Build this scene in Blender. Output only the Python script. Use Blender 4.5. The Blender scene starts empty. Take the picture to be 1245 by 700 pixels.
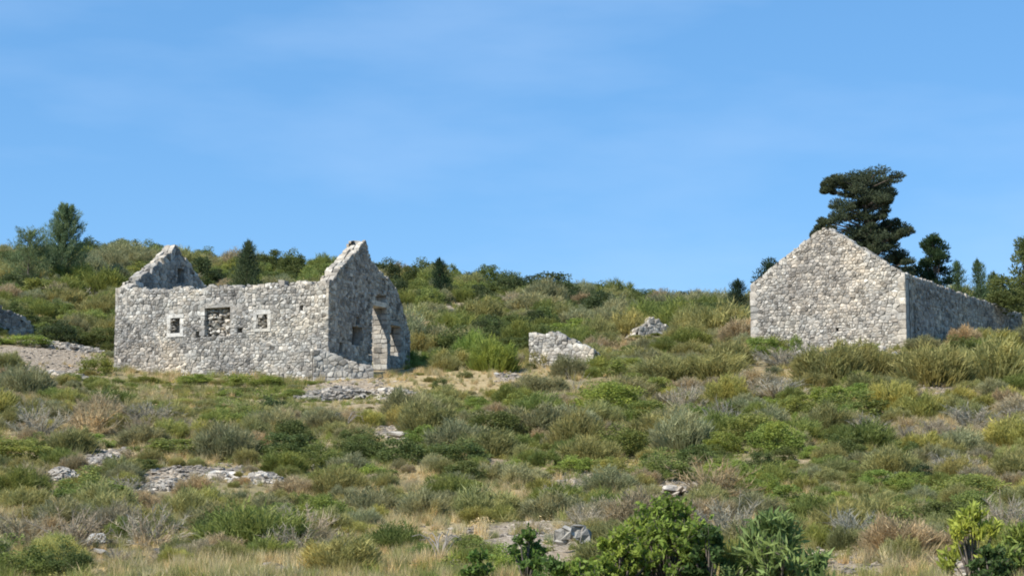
import bpy, bmesh, math, random
import numpy as np
from mathutils import Vector, noise

random.seed(7); RNG = np.random.default_rng(7)
S = bpy.context.scene
COL = S.collection
R = math.radians

# ------------------------------------------------------------------ camera
F = 2240.0; CX, CY = 622.5, 350.0
PITCH = math.atan(250 / F); CP, SP = math.cos(PITCH), math.sin(PITCH)
cam = bpy.data.objects.new('camera', bpy.data.cameras.new('camera'))
COL.objects.link(cam)
cam.data.sensor_width = 36; cam.data.lens = 36 * F / 1245
cam.data.clip_start = .5; cam.data.clip_end = 3000
cam.rotation_euler = (R(90) + PITCH, 0, 0)
S.camera = cam

# ------------------------------------------------------------------ sky, sun, exposure
SUN_EL, SUN_DX, SUN_DY = R(46), -.80, -.60
w = bpy.data.worlds.new('World'); S.world = w; w.use_nodes = True
nt = w.node_tree; bg = nt.nodes['Background']
sky = nt.nodes.new('ShaderNodeTexSky'); sky.sky_type = 'NISHITA'; sky.sun_disc = False
sky.sun_elevation = SUN_EL; sky.sun_rotation = math.atan2(SUN_DX, SUN_DY) % (2 * math.pi)
sky.altitude = 300; sky.air_density = .85; sky.dust_density = .05; sky.ozone_density = 3.0
hs = nt.nodes.new('ShaderNodeHueSaturation'); hs.inputs['Saturation'].default_value = 1.2
tc = nt.nodes.new('ShaderNodeTexCoord'); mp = nt.nodes.new('ShaderNodeMapping')
mp.inputs['Scale'].default_value = (3.0, 3.0, 11.0)
cn = nt.nodes.new('ShaderNodeTexNoise'); cn.inputs['Scale'].default_value = 1.6; cn.inputs['Detail'].default_value = 5
cr = nt.nodes.new('ShaderNodeMapRange'); cr.inputs['From Min'].default_value = .5; cr.inputs['From Max'].default_value = .85
cr.inputs['To Max'].default_value = .26
cm = nt.nodes.new('ShaderNodeMix'); cm.data_type = 'RGBA'; cm.inputs['B'].default_value = (7.0, 7.6, 8.6, 1)
nt.links.new(tc.outputs['Generated'], mp.inputs['Vector']); nt.links.new(mp.outputs['Vector'], cn.inputs['Vector'])
nt.links.new(cn.outputs['Fac'], cr.inputs['Value']); nt.links.new(cr.outputs['Result'], cm.inputs['Factor'])
nt.links.new(sky.outputs['Color'], hs.inputs['Color']); nt.links.new(hs.outputs['Color'], cm.inputs['A'])
ev = nt.nodes.new('ShaderNodeMix'); ev.data_type = 'RGBA'; ev.inputs['Factor'].default_value = .55
ev.inputs['B'].default_value = (1.04, 2.62, 4.95, 1)
nt.links.new(cm.outputs['Result'], ev.inputs['A']); nt.links.new(ev.outputs['Result'], bg.inputs['Color'])
bg.inputs['Strength'].default_value = .1
sl = bpy.data.lights.new('sun', 'SUN'); sl.energy = 4.0; sl.angle = R(.53); sl.color = (1, .955, .88)
so = bpy.data.objects.new('sun', sl); COL.objects.link(so)
sd = Vector((SUN_DX * math.cos(SUN_EL), SUN_DY * math.cos(SUN_EL), math.sin(SUN_EL)))
so.rotation_euler = sd.to_track_quat('Z', 'Y').to_euler(); so.location = (-30, -20, 60)
S.view_settings.view_transform = 'Standard'; S.view_settings.look = 'None'
S.view_settings.gamma = 1; S.view_settings.use_curve_mapping = False
S.view_settings.exposure = .82
S.cycles.filter_width = 1.9
S.cycles.max_bounces = 7; S.cycles.diffuse_bounces = 4; S.cycles.transmission_bounces = 3
S.cycles.transparent_max_bounces = 4

# ------------------------------------------------------------------ terrain function
DD = np.array([22, 30, 38, 46, 55, 63, 70, 77, 86, 100, 118, 135, 150.])
COLS = [(-250, [712, 652, 600, 553, 508, 472, 448, 428, 405, 372, 342, 330, 336]),
        (0,    [712, 652, 600, 553, 508, 474, 452, 430, 402, 368, 335, 318, 325]),
        (137,  [712, 655, 603, 556, 512, 480, 461, 443, 418, 385, 340, 314, 320]),
        (330,  [712, 655, 605, 560, 517, 486, 463, 452, 432, 395, 352, 330, 336]),
        (500,  [712, 655, 605, 560, 515, 484, 458, 447, 430, 400, 364, 342, 348]),
        (700,  [712, 655, 605, 560, 515, 482, 456, 442, 424, 398, 374, 362, 368]),
        (900,  [712, 653, 601, 553, 506, 468, 438, 420, 408, 396, 384, 375, 381]),
        (1000, [712, 652, 600, 551, 502, 462, 430, 412, 403, 394, 384, 377, 383]),
        (1130, [712, 650, 597, 548, 500, 459, 424, 409, 402, 394, 384, 377, 383]),
        (1245, [712, 650, 597, 548, 500, 460, 432, 412, 402, 392, 382, 374, 380]),
        (1500, [712, 650, 597, 548, 500, 460, 432, 412, 400, 388, 378, 370, 376])]
CPX = np.array([c[0] for c in COLS], float)
CR = np.array([c[1] for c in COLS], float)

def row2z(row, Y):
    dz = CY - row
    return Y * (F * SP + dz * CP) / (F * CP - dz * SP)
CZ = row2z(CR, DD[None, :])
SLOPE_END = (CZ[:, -1] - CZ[:, -2]) / (DD[-1] - DD[-2])

def hermite(ts, vals, t):
    """monotone-ish cubic along the last axis for scalar/array t"""
    i = np.clip(np.searchsorted(ts, t) - 1, 0, len(ts) - 2)
    return i, (t - ts[i]) / (ts[i + 1] - ts[i])

def height_base(x, y):
    x = np.asarray(x, float); y = np.asarray(y, float)
    yc = np.clip(y, 22, 150)
    px = np.clip(CX + F * x / np.maximum(y, 22), -250, 1500)
    i, a = hermite(CPX, None, px); j, b = hermite(DD, None, yc)
    a = a * a * (3 - 2 * a) * .5 + a * .5
    def m(k, jj):
        j0 = np.clip(jj - 1, 0, len(DD) - 1); j1 = np.clip(jj + 1, 0, len(DD) - 1)
        return (CZ[k, j1] - CZ[k, j0]) / (DD[j1] - DD[j0])
    def along(k):
        h = DD[j + 1] - DD[j]
        b2, b3 = b * b, b * b * b
        return ((2 * b3 - 3 * b2 + 1) * CZ[k, j] + (b3 - 2 * b2 + b) * h * m(k, j)
                + (-2 * b3 + 3 * b2) * CZ[k, j + 1] + (b3 - b2) * h * m(k, j + 1))
    z = along(i) * (1 - a) + along(i + 1) * a
    # beyond the crest the hill falls gently, nearer than 22 m it eases down to the valley floor
    far = np.maximum(y - 150, 0); z = z - .06 * far * np.minimum(far / 40, 1) - .02 * far
    z = np.maximum(z, -40 + 0 * z)
    near = np.clip((22 - y) / 14, 0, 1); near = near * near * (3 - 2 * near)
    return z * (1 - near) + (-1.65) * near

def fbm(x, y, s, o=0.0, oct=3):
    v = 0; am = 1
    for k in range(oct):
        v += am * noise.noise((x * s + o, y * s - o * 1.7, o * .31)); s *= 2.03; am *= .5
    return v

def rough(x, y):
    if y < 12 or y > 170: return 0.0
    return .16 * fbm(x, y, .22, 3.1, 3) + .05 * fbm(x, y, 1.1, 8.2, 2)

def gz(x, y):
    return float(height_base(x, y)) + rough(x, y)

def at(px, row, Y):
    dx, dz = px - CX, CY - row
    k = Y / (F * CP - dz * SP)
    return Vector((dx * k, Y, (F * SP + dz * CP) * k))

def proj(x, y, z):
    d = y * CP + z * SP
    return CX + F * x / d, CY - F * (z * CP - y * SP) / d

def on_ground(px, row, y0=22, y1=140):
    """where the sight line through that spot of the photograph meets the hillside"""
    Y = y0
    while Y < y1:
        p = at(px, row, Y)
        if gz(p.x, p.y) >= p.z: break
        Y += .5
    lo, hi = max(Y - .5, y0), Y
    for _ in range(8):
        mid = (lo + hi) / 2; p = at(px, row, mid)
        if gz(p.x, p.y) >= p.z: hi = mid
        else: lo = mid
    p = at(px, row, hi)
    return Vector((p.x, p.y, gz(p.x, p.y)))

# ------------------------------------------------------------------ object helpers
def tag(o, label=None, cat=None, group=None, kind=None):
    if label: o['label'] = label
    if cat: o['category'] = cat
    if group: o['group'] = group
    if kind: o['kind'] = kind
    return o

def mesh_np(name, V, faces, mats=(), attrs=None, matidx=None, smooth=False):
    """V (n,3); faces: list of int arrays, one per polygon size, each (m,k)"""
    me = bpy.data.meshes.new(name)
    V = np.asarray(V, np.float32); me.vertices.add(len(V)); me.vertices.foreach_set('co', V.ravel())
    faces = [np.asarray(f, np.int32) for f in faces if len(f)]
    nl = sum(f.size for f in faces); npoly = sum(len(f) for f in faces)
    me.loops.add(nl); me.polygons.add(npoly)
    me.loops.foreach_set('vertex_index', np.concatenate([f.ravel() for f in faces]))
    tot = np.concatenate([np.full(len(f), f.shape[1], np.int32) for f in faces])
    st = np.concatenate([[0], np.cumsum(tot)[:-1]]).astype(np.int32)
    me.polygons.foreach_set('loop_start', st)
    if matidx is not None: me.polygons.foreach_set('material_index', np.asarray(matidx, np.int32))
    me.update(calc_edges=True)
    for m in mats: me.materials.append(m)
    if attrs:
        for k, a in attrs.items():
            a = np.asarray(a, np.float32)
            if a.ndim == 2:
                at_ = me.attributes.new(k, 'FLOAT_COLOR', 'POINT'); at_.data.foreach_set('color', a.ravel())
            else:
                at_ = me.attributes.new(k, 'FLOAT', 'POINT'); at_.data.foreach_set('value', a)
    if smooth: me.polygons.foreach_set('use_smooth', np.ones(npoly, bool))
    me.validate()
    return me

def link(name, me, parent=None, loc=None):
    o = bpy.data.objects.new(name, me); COL.objects.link(o)
    if parent: o.parent = parent
    if loc is not None: o.location = loc
    return o

def empty(name, loc):
    return link(name, None, None, loc)

# ------------------------------------------------------------------ materials
def new_mat(name):
    m = bpy.data.materials.new(name); m.use_nodes = True
    n = m.node_tree; n.nodes.clear()
    return m, n, n.nodes.new('ShaderNodeOutputMaterial')

def noise_node(n, scale, detail=4, vec=None, rough_=.55):
    t = n.nodes.new('ShaderNodeTexNoise'); t.inputs['Scale'].default_value = scale
    t.inputs['Detail'].default_value = detail; t.inputs['Roughness'].default_value = rough_
    if vec: n.links.new(vec, t.inputs['Vector'])
    return t

def ramp(n, src, stops):
    r = n.nodes.new('ShaderNodeValToRGB'); e = r.color_ramp.elements
    while len(e) < len(stops): e.new(.5)
    for k, (p, c) in enumerate(stops):
        e[k].position = p; e[k].color = (*c, 1) if len(c) == 3 else c
    n.links.new(src, r.inputs['Fac']); return r

def mix(n, a, b, fac, mode='MIX'):
    m = n.nodes.new('ShaderNodeMix'); m.data_type = 'RGBA'; m.blend_type = mode
    for s, v in (('A', a), ('B', b)):
        if isinstance(v, tuple): m.inputs[s].default_value = (*v, 1)
        else: n.links.new(v, m.inputs[s])
    if isinstance(fac, (int, float)): m.inputs['Factor'].default_value = fac
    else: n.links.new(fac, m.inputs['Factor'])
    return m.outputs['Result']

def foliage_mat(name, source, trans=.28, spread=.35, bark=False):
    """colour comes from the object's own colour (or the instance's tint), broken up by noise and leaf by leaf"""
    m, n, out = new_mat(name)
    if source == 'object':
        oi = n.nodes.new('ShaderNodeObjectInfo'); col = oi.outputs['Color']
    else:
        a = n.nodes.new('ShaderNodeAttribute'); a.attribute_type = 'INSTANCER'; a.attribute_name = 'tint'; col = a.outputs['Color']
    va = n.nodes.new('ShaderNodeAttribute'); va.attribute_name = 'leafv'
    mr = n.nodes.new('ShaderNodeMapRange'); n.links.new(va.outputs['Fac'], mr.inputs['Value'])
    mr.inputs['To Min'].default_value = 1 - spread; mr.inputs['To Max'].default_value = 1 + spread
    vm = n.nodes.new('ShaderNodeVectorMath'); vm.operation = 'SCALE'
    n.links.new(col, vm.inputs[0]); n.links.new(mr.outputs['Result'], vm.inputs['Scale'])
    g = n.nodes.new('ShaderNodeNewGeometry')
    nz = noise_node(n, 1.3, 3, g.outputs['Position'])
    c2 = ramp(n, nz.outputs['Fac'], [(.3, (.78, .84, .78)), (.5, (1, 1, 1)), (.72, (1.28, 1.15, .95))])
    c = mix(n, vm.outputs['Vector'], c2.outputs['Color'], 1.0, 'MULTIPLY')
    d = n.nodes.new('ShaderNodeBsdfPrincipled'); d.inputs['Roughness'].default_value = .62
    d.inputs['Specular IOR Level'].default_value = .25
    n.links.new(c, d.inputs['Base Color'])
    t = n.nodes.new('ShaderNodeBsdfTranslucent'); n.links.new(c, t.inputs['Color'])
    ms = n.nodes.new('ShaderNodeMixShader'); ms.inputs['Fac'].default_value = trans
    n.links.new(d.outputs[0], ms.inputs[1]); n.links.new(t.outputs[0], ms.inputs[2])
    n.links.new(ms.outputs[0], out.inputs['Surface'])
    return m
M_LEAF = foliage_mat('leaf', 'object', .42, .38)
M_TUFT = foliage_mat('tuft', 'instance', .4, .3)

def bark_mat():
    m, n, out = new_mat('bark')
    d = n.nodes.new('ShaderNodeBsdfPrincipled'); d.inputs['Roughness'].default_value = .9
    g = n.nodes.new('ShaderNodeNewGeometry'); nz = noise_node(n, 9, 4, g.outputs['Position'])
    c = ramp(n, nz.outputs['Fac'], [(.3, (.07, .055, .045)), (.7, (.2, .165, .13))])
    n.links.new(c.outputs['Color'], d.inputs['Base Color']); n.links.new(d.outputs[0], out.inputs['Surface'])
    return m
M_BARK = bark_mat()

def stone_mat(name, mult=1.0):
    m, n, out = new_mat(name)
    d = n.nodes.new('ShaderNodeBsdfPrincipled'); d.inputs['Roughness'].default_value = .88
    d.inputs['Specular IOR Level'].default_value = .2
    a = n.nodes.new('ShaderNodeAttribute'); a.attribute_name = 'tint'
    oi = n.nodes.new('ShaderNodeObjectInfo')
    g = n.nodes.new('ShaderNodeNewGeometry')
    n1 = noise_node(n, 5.5, 6, g.outputs['Position'], .65)
    c1 = ramp(n, n1.outputs['Fac'], [(.3, (.55, .54, .53)), (.43, (.85, .85, .85)), (.56, (1.05, 1.05, 1.04)), (.72, (1.3, 1.28, 1.24))])
    n2 = noise_node(n, .55, 4, g.outputs['Position'], .6)
    c2 = ramp(n, n2.outputs['Fac'], [(.34, (.66, .66, .67)), (.5, (1, .99, .97)), (.66, (1.18, 1.12, 1.02))])
    n3 = noise_node(n, 34, 3, g.outputs['Position'], .6)
    c3 = ramp(n, n3.outputs['Fac'], [(.36, (.62, .62, .6)), (.5, (1, 1, 1))])
    c = mix(n, a.outputs['Color'], c1.outputs['Color'], 1.0, 'MULTIPLY')
    c = mix(n, c, c2.outputs['Color'], 1.0, 'MULTIPLY')
    c = mix(n, c, c3.outputs['Color'], .8, 'MULTIPLY')
    n.links.new(c, d.inputs['Base Color'])
    b = n.nodes.new('ShaderNodeBump'); b.inputs['Strength'].default_value = .7; b.inputs['Distance'].default_value = .03
    n4 = noise_node(n, 14, 5, g.outputs['Position'], .7)
    n.links.new(n4.outputs['Fac'], b.inputs['Height']); n.links.new(b.outputs[0], d.inputs['Normal'])
    n.links.new(d.outputs[0], out.inputs['Surface'])
    return m
M_STONE = stone_mat('limestone')

def mortar_mat():
    m, n, out = new_mat('mortar')
    d = n.nodes.new('ShaderNodeBsdfPrincipled'); d.inputs['Roughness'].default_value = .95
    g = n.nodes.new('ShaderNodeNewGeometry'); nz = noise_node(n, 7, 5, g.outputs['Position'])
    c = ramp(n, nz.outputs['Fac'], [(.3, (.24, .225, .2)), (.7, (.47, .445, .4))])
    b = n.nodes.new('ShaderNodeBump'); b.inputs['Strength'].default_value = 1; b.inputs['Distance'].default_value = .05
    n.links.new(nz.outputs['Fac'], b.inputs['Height']); n.links.new(b.outputs[0], d.inputs['Normal'])
    n.links.new(c.outputs['Color'], d.inputs['Base Color']); n.links.new(d.outputs[0], out.inputs['Surface'])
    return m
M_MORTAR = mortar_mat()

def ground_mat():
    m, n, out = new_mat('hillside_earth')
    d = n.nodes.new('ShaderNodeBsdfPrincipled'); d.inputs['Roughness'].default_value = .95
    d.inputs['Specular IOR Level'].default_value = .1
    g = n.nodes.new('ShaderNodeNewGeometry'); P = g.outputs['Position']
    n1 = noise_node(n, .35, 5, P, .6); n2 = noise_node(n, 3.0, 5, P, .7); n3 = noise_node(n, 14, 4, P, .7)
    c = ramp(n, n1.outputs['Fac'], [(.35, (.13, .13, .06)), (.47, (.24, .2, .11)), (.56, (.34, .27, .165)), (.68, (.28, .22, .15))]).outputs['Color']
    c = mix(n, c, ramp(n, n2.outputs['Fac'], [(.3, (.55, .55, .5)), (.5, (1, 1, 1)), (.7, (1.3, 1.25, 1.15))]).outputs['Color'], 1.0, 'MULTIPLY')
    ap = n.nodes.new('ShaderNodeAttribute'); ap.attribute_name = 'pale'
    as_ = n.nodes.new('ShaderNodeAttribute'); as_.attribute_name = 'straw'
    cs = ramp(n, n2.outputs['Fac'], [(.35, (.3, .22, .11)), (.65, (.46, .36, .2))]).outputs['Color']
    cp = ramp(n, n3.outputs['Fac'], [(.36, (.14, .105, .072)), (.48, (.29, .23, .165)), (.6, (.44, .37, .285)), (.7, (.58, .53, .45))]).outputs['Color']
    def edge(att):
        ad = n.nodes.new('ShaderNodeMath'); ad.operation = 'ADD'
        mr = n.nodes.new('ShaderNodeMapRange'); n.links.new(n2.outputs['Fac'], mr.inputs['Value'])
        mr.inputs['To Min'].default_value = -.45; mr.inputs['To Max'].default_value = .45
        n.links.new(att.outputs['Fac'], ad.inputs[0]); n.links.new(mr.outputs['Result'], ad.inputs[1])
        mr2 = n.nodes.new('ShaderNodeMapRange'); n.links.new(ad.outputs[0], mr2.inputs['Value'])
        mr2.inputs['From Min'].default_value = .3; mr2.inputs['From Max'].default_value = .6
        return mr2.outputs['Result']
    c = mix(n, c, cs, edge(as_)); c = mix(n, c, cp, edge(ap))
    n.links.new(c, d.inputs['Base Color'])
    b = n.nodes.new('ShaderNodeBump'); b.inputs['Strength'].default_value = .8; b.inputs['Distance'].default_value = .08
    n.links.new(n3.outputs['Fac'], b.inputs['Height']); n.links.new(b.outputs[0], d.inputs['Normal'])
    n.links.new(d.outputs[0], out.inputs['Surface'])
    return m
M_GROUND = ground_mat()

# ------------------------------------------------------------------ bare and straw patches (centre px,row, half sizes; on the real ground)
PALE = [(45, 432, 62, 14, .9), (75, 452, 45, 7, 1.0), (207, 580, 30, 14, .95), (262, 572, 40, 8, .5), (640, 652, 75, 26, .55), (560, 655, 30, 20, .5),
        (826, 592, 26, 12, 1.0), (480, 524, 26, 8, .8), (125, 552, 26, 8, .8), (975, 428, 16, 8, .8),
        (108, 351, 14, 7, .8), (425, 470, 60, 10, .5), (1185, 690, 45, 12, .8), (720, 585, 60, 14, .5),
        (620, 458, 16, 6, .7), (1000, 680, 60, 24, .45), (1135, 465, 25, 7, .7), (360, 690, 50, 10, .4),
        (70, 395, 60, 6, .4), (870, 424, 26, 7, .8), (560, 375, 40, 12, .45), (510, 380, 30, 5, .5)]
STRAW = [(560, 462, 90, 12, .9), (640, 452, 60, 8, .8), (460, 462, 70, 10, .7), (230, 552, 60, 12, .7), (150, 560, 90, 20, .5),
         (480, 600, 60, 40, .6), (620, 610, 70, 20, .8), (700, 600, 80, 20, .7), (960, 615, 70, 16, .8), (60, 535, 50, 12, .6),
         (40, 628, 60, 12, .7), (500, 655, 80, 30, .6), (980, 455, 40, 7, .7), (950, 640, 100, 20, .5), (1200, 540, 50, 14, .5),
         (660, 475, 60, 8, .5), (400, 600, 60, 14, .4), (230, 640, 70, 16, .5), (540, 410, 45, 14, .5), (300, 690, 90, 12, .6)]

def patches(plist):
    out = []
    for (px, row, hw, hh, s) in plist:
        c = on_ground(px, row, 22, 138); rr = c.y / F
        n0 = on_ground(px, row + hh, 22, 138).y; n1 = on_ground(px, row - hh, 22, 138).y
        out.append((c.x, c.y, hw * rr, max(.5, (n1 - n0) / 2), s))
    return out
PALE_W, STRAW_W = patches(PALE), patches(STRAW)

def patch_val(pl, x, y):
    v = 0
    for (cx, cy, a, b, s) in pl:
        q = ((x - cx) / a) ** 2 + ((y - cy) / b) ** 2
        if q < 2.2: v = max(v, s * max(0, 1.25 - q * .62))
    return v

def build_ground():
    xs = np.concatenate([[-1500, -700, -350, -180, -110, -80, -66], np.arange(-56, -30, 1.0), np.arange(-30, 32, .4), np.arange(32, 58, 1.0), [66, 80, 110, 180, 350, 700, 1500]])
    ys = np.concatenate([[-1500, -500, -150, -50, -20, -5, 3, 8, 12, 15], np.arange(17, 92, .4), np.arange(92, 150, .7), np.arange(150, 170, 2.0), [175, 190, 220, 280, 400, 700, 1500, 2500]])
    nx, ny = len(xs), len(ys)
    X, Y = np.meshgrid(xs, ys)
    Z = height_base(X, Y)
    P = np.zeros_like(Z); T = np.zeros_like(Z)
    for j in range(ny):
        for i in range(nx):
            x, y = X[j, i], Y[j, i]
            if 12 < y < 170 and abs(x) < 60:
                Z[j, i] += rough(x, y)
                if abs(x) < .4 * y + 3: P[j, i] = patch_val(PALE_W, x, y); T[j, i] = patch_val(STRAW_W, x, y)
    V = np.stack([X, Y, Z], -1).reshape(-1, 3)
    idx = np.arange(nx * ny).reshape(ny, nx)
    q = np.stack([idx[:-1, :-1], idx[:-1, 1:], idx[1:, 1:], idx[1:, :-1]], -1).reshape(-1, 4)
    me = mesh_np('ground', V, [q], [M_GROUND], {'pale': P.ravel(), 'straw': T.ravel()}, smooth=True)
    o = link('hillside_ground', me); tag(o, 'rough Mediterranean hillside of dry earth rising to the skyline', kind='structure')
build_ground()

# ------------------------------------------------------------------ stones
def limestone(warm=0.0, lo=.3, hi=.58):
    v = random.uniform(lo, hi) * .86
    if random.random() < .2: v *= random.uniform(.5, .75)
    if random.random() < .15: v = min(.7, v * 1.3)
    wv = .045 + warm + random.uniform(-.025, .045)
    return (v * (1 + wv), v, v * (.955 - wv * .9))

class Acc:
    """collects pieces, each (verts, faces, tint)"""
    def __init__(s): s.p = []
    def add(s, v, f, tint, area): s.p.append((v, f, tint, area))

def prism_stone(poly, O, U, N, front, depth, bev):
    """irregular dressed stone from a polygon on the wall face: side ring, chamfer ring and a proud crown"""
    n = len(poly); cx = sum(p[0] for p in poly) / n; cz = sum(p[1] for p in poly) / n
    V = []; Fc = []
    tilt = (random.gauss(0, .075), random.gauss(0, .075))
    def pt(u, z, d): return O + U * u + N * d + Vector((0, 0, z))
    for (u, z) in poly: V.append(pt(u, z, front - depth))
    for (u, z) in poly: V.append(pt(u, z, front - bev * random.uniform(.6, 1.3)))
    for (u, z) in poly:
        k = random.uniform(.66, .9); uu, zz = cx + (u - cx) * k, cz + (z - cz) * k
        V.append(pt(uu, zz, front + (uu - cx) * tilt[0] + (zz - cz) * tilt[1] + random.uniform(-.006, .006)))
    V.append(pt(cx + random.uniform(-.02, .02), cz + random.uniform(-.02, .02), front + random.uniform(0, .018)))
    for a in range(n):
        b = (a + 1) % n
        Fc.append((a, b, n + b, n + a)); Fc.append((n + a, n + b, 2 * n + b, 2 * n + a)); Fc.append((2 * n + a, 2 * n + b, 3 * n))
    return V, Fc

def hull_rock(size, n=11, seed=None):
    rnd = random.Random(seed) if seed is not None else random
    bm = bmesh.new()
    for _ in range(n):
        v = Vector((rnd.gauss(0, 1), rnd.gauss(0, 1), rnd.gauss(0, 1))).normalized()
        v = Vector((max(-.85, min(.85, v.x)), max(-.85, min(.85, v.y)), max(-.74, min(.74, v.z)))) * rnd.uniform(.72, 1.08)
        bm.verts.new((v.x * size[0] * .69, v.y * size[1] * .69, v.z * size[2] * .69))
    bmesh.ops.convex_hull(bm, input=bm.verts)
    for v in [v for v in bm.verts if not v.link_faces]: bm.verts.remove(v)
    bm.verts.index_update()
    V = [v.co.copy() for v in bm.verts]; Fc = [tuple(v.index for v in f.verts) for f in bm.faces]
    bm.free(); return V, Fc

def box_rock(c, ax, ay, az, jit=.12):
    """roughly squared block: eight jittered corners and its top broken in two"""
    V = []
    for sz in (-1, 1):
        for (sx, sy) in ((-1, -1), (1, -1), (1, 1), (-1, 1)):
            j = lambda: random.uniform(1 - jit * 1.6, 1 + jit * .25)
            V.append(c + ax * sx * j() + ay * sy * j() + az * sz * j())
    V.append(c + az * random.uniform(1.0, 1.18) + ax * random.uniform(-.3, .3))
    V.append(c - ay * 0 + ay * 1.0 * random.uniform(1.0, 1.1) * -1)
    return V, [(3, 2, 1, 0), (4, 5, 8), (5, 6, 8), (6, 7, 8), (7, 4, 8), (0, 1, 9), (1, 5, 9), (5, 4, 9), (4, 0, 9), (1, 2, 6, 5), (2, 3, 7, 6), (3, 0, 4, 7)]

def build_piece(name, piece, parent=None, mat=None):
    V, Fc, tint, _ = piece
    c = Vector((0, 0, 0))
    for v in V: c += v
    c /= len(V)
    me = bpy.data.meshes.new(name); me.from_pydata([v - c for v in V], [], Fc); me.materials.append(mat or M_STONE)
    a = me.attributes.new('tint', 'FLOAT_COLOR', 'POINT'); a.data.foreach_set('color', list((*tint, 1)) * len(V))
    o = link(name, me, parent); o.location = c - (parent_loc(parent) if parent else Vector((0, 0, 0)))
    return o

def parent_loc(p):
    v = Vector((0, 0, 0))
    while p is not None: v += p.location; p = p.parent
    return v

def join_pieces(name, pieces, parent=None, mat=None, kind='stuff'):
    V = []; Fc = []; T = []
    pl = parent_loc(parent)
    for (v, f, t, _) in pieces:
        b = len(V); V += [p - pl for p in v]; Fc += [tuple(b + k for k in q) for q in f]; T += list((*t, 1)) * len(v)
    me = bpy.data.meshes.new(name); me.from_pydata(V, [], Fc); me.materials.append(mat or M_STONE)
    a = me.attributes.new('tint', 'FLOAT_COLOR', 'POINT'); a.data.foreach_set('color', T)
    o = link(name, me, parent)
    if kind: o['kind'] = kind
    return o

def clip(poly, a, b, c):
    """keep a*u+b*z <= c"""
    out = []
    for k in range(len(poly)):
        p, q = poly[k - 1], poly[k]
        dp, dq = a * p[0] + b * p[1] - c, a * q[0] + b * q[1] - c
        if (dp < 0) != (dq < 0):
            t = dp / (dp - dq); out.append((p[0] + (q[0] - p[0]) * t, p[1] + (q[1] - p[1]) * t))
        if dq <= 0: out.append(q)
    return out

def rubble_cells(L, z0, z1, top, openings, size, aspect=1.3, drop=.14, quoin=0.0):
    """irregular coursed rubble: Voronoi cells of jittered course seeds, joints left open between them"""
    seeds = []; z = z0 + size * .4; k = 0
    while z < z1 + size:
        h = size * random.choice([.6, .8, 1.0, 1.3]); u = random.uniform(0, size)
        while u < L:
            if random.random() > drop: seeds.append((u + random.uniform(-.2, .2) * size, z + random.uniform(-.2, .2) * h))
            u += size * aspect * random.choice([.5, .7, .95, 1.2, 1.5])
        z += h; k += 1
    if quoin:
        seeds = [s for s in seeds if quoin * .9 < s[0] < L - quoin * .9]
        z = z0
        while z < z1 + .3:
            h = random.uniform(.24, .34); q = quoin * random.uniform(.4, .55)
            seeds.append((q, z + h / 2)); seeds.append((L - quoin * random.uniform(.4, .55), z + h / 2 + random.uniform(-.05, .05))); z += h
    sc = 1 / aspect
    P = [(u * sc, z) for (u, z) in seeds]
    cell = size * 2.2; grid = {}
    for i, p in enumerate(P): grid.setdefault((int(p[0] // cell), int(p[1] // cell)), []).append(i)
    res = []
    for i, p in enumerate(P):
        u0, zz0 = seeds[i]
        if u0 < 0 or u0 > L or zz0 < z0 - .1 or zz0 > top(u0): continue
        if any(a < u0 < b and c < zz0 < d for (a, b, c, d) in openings): continue
        r = size * 2.2
        poly = [(p[0] - r, p[1] - r), (p[0] + r, p[1] - r), (p[0] + r, p[1] + r), (p[0] - r, p[1] + r)]
        gx, gy = int(p[0] // cell), int(p[1] // cell)
        for a in range(gx - 2, gx + 3):
            for b in range(gy - 2, gy + 3):
                for j in grid.get((a, b), ()):
                    if j == i: continue
                    q = P[j]; dx, dy = q[0] - p[0], q[1] - p[1]; d2 = dx * dx + dy * dy
                    if d2 > 4 * r * r or d2 < 1e-9: continue
                    poly = clip(poly, dx, dy, (q[0] ** 2 + q[1] ** 2 - p[0] ** 2 - p[1] ** 2) / 2 - .5 * GAP * math.sqrt(d2))
                    if len(poly) < 3: break
                if len(poly) < 3: break
            if len(poly) < 3: break
        if len(poly) < 3: continue
        poly = [(x / sc, y) for (x, y) in poly]
        poly = clip(poly, -1, 0, 0); poly = clip(poly, 1, 0, L) if poly else poly
        zt = top(u0) + .1; poly = clip(poly, 0, 1, zt) if poly else poly
        for (a, b, c, d) in openings:
            if not poly: break
            if any(a < x < b and c < y < d for (x, y) in poly) or (a - .3 < u0 < b + .3 and c - .3 < zz0 < d + .3):
                gaps = [(a - u0, (1, 0, a)), (u0 - b, (-1, 0, -b)), (c - zz0, (0, 1, c)), (zz0 - d, (0, -1, -d))]
                g = max(gaps); poly = clip(poly, *g[1])
        if len(poly) < 3: continue
        # drop near-duplicate corners
        pp = []
        for q in poly:
            if not pp or math.hypot(q[0] - pp[-1][0], q[1] - pp[-1][1]) > .025: pp.append(q)
        if len(pp) > 1 and math.hypot(pp[0][0] - pp[-1][0], pp[0][1] - pp[-1][1]) < .025: pp.pop()
        if len(pp) < 3: continue
        A = abs(sum(pp[k - 1][0] * pp[k][1] - pp[k][0] * pp[k - 1][1] for k in range(len(pp)))) / 2
        if A < size * size * .12: continue
        if sum(pp[k - 1][0] * pp[k][1] - pp[k][0] * pp[k - 1][1] for k in range(len(pp))) < 0: pp.reverse()
        res.append((pp, A))
    return res
GAP = .011

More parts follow.
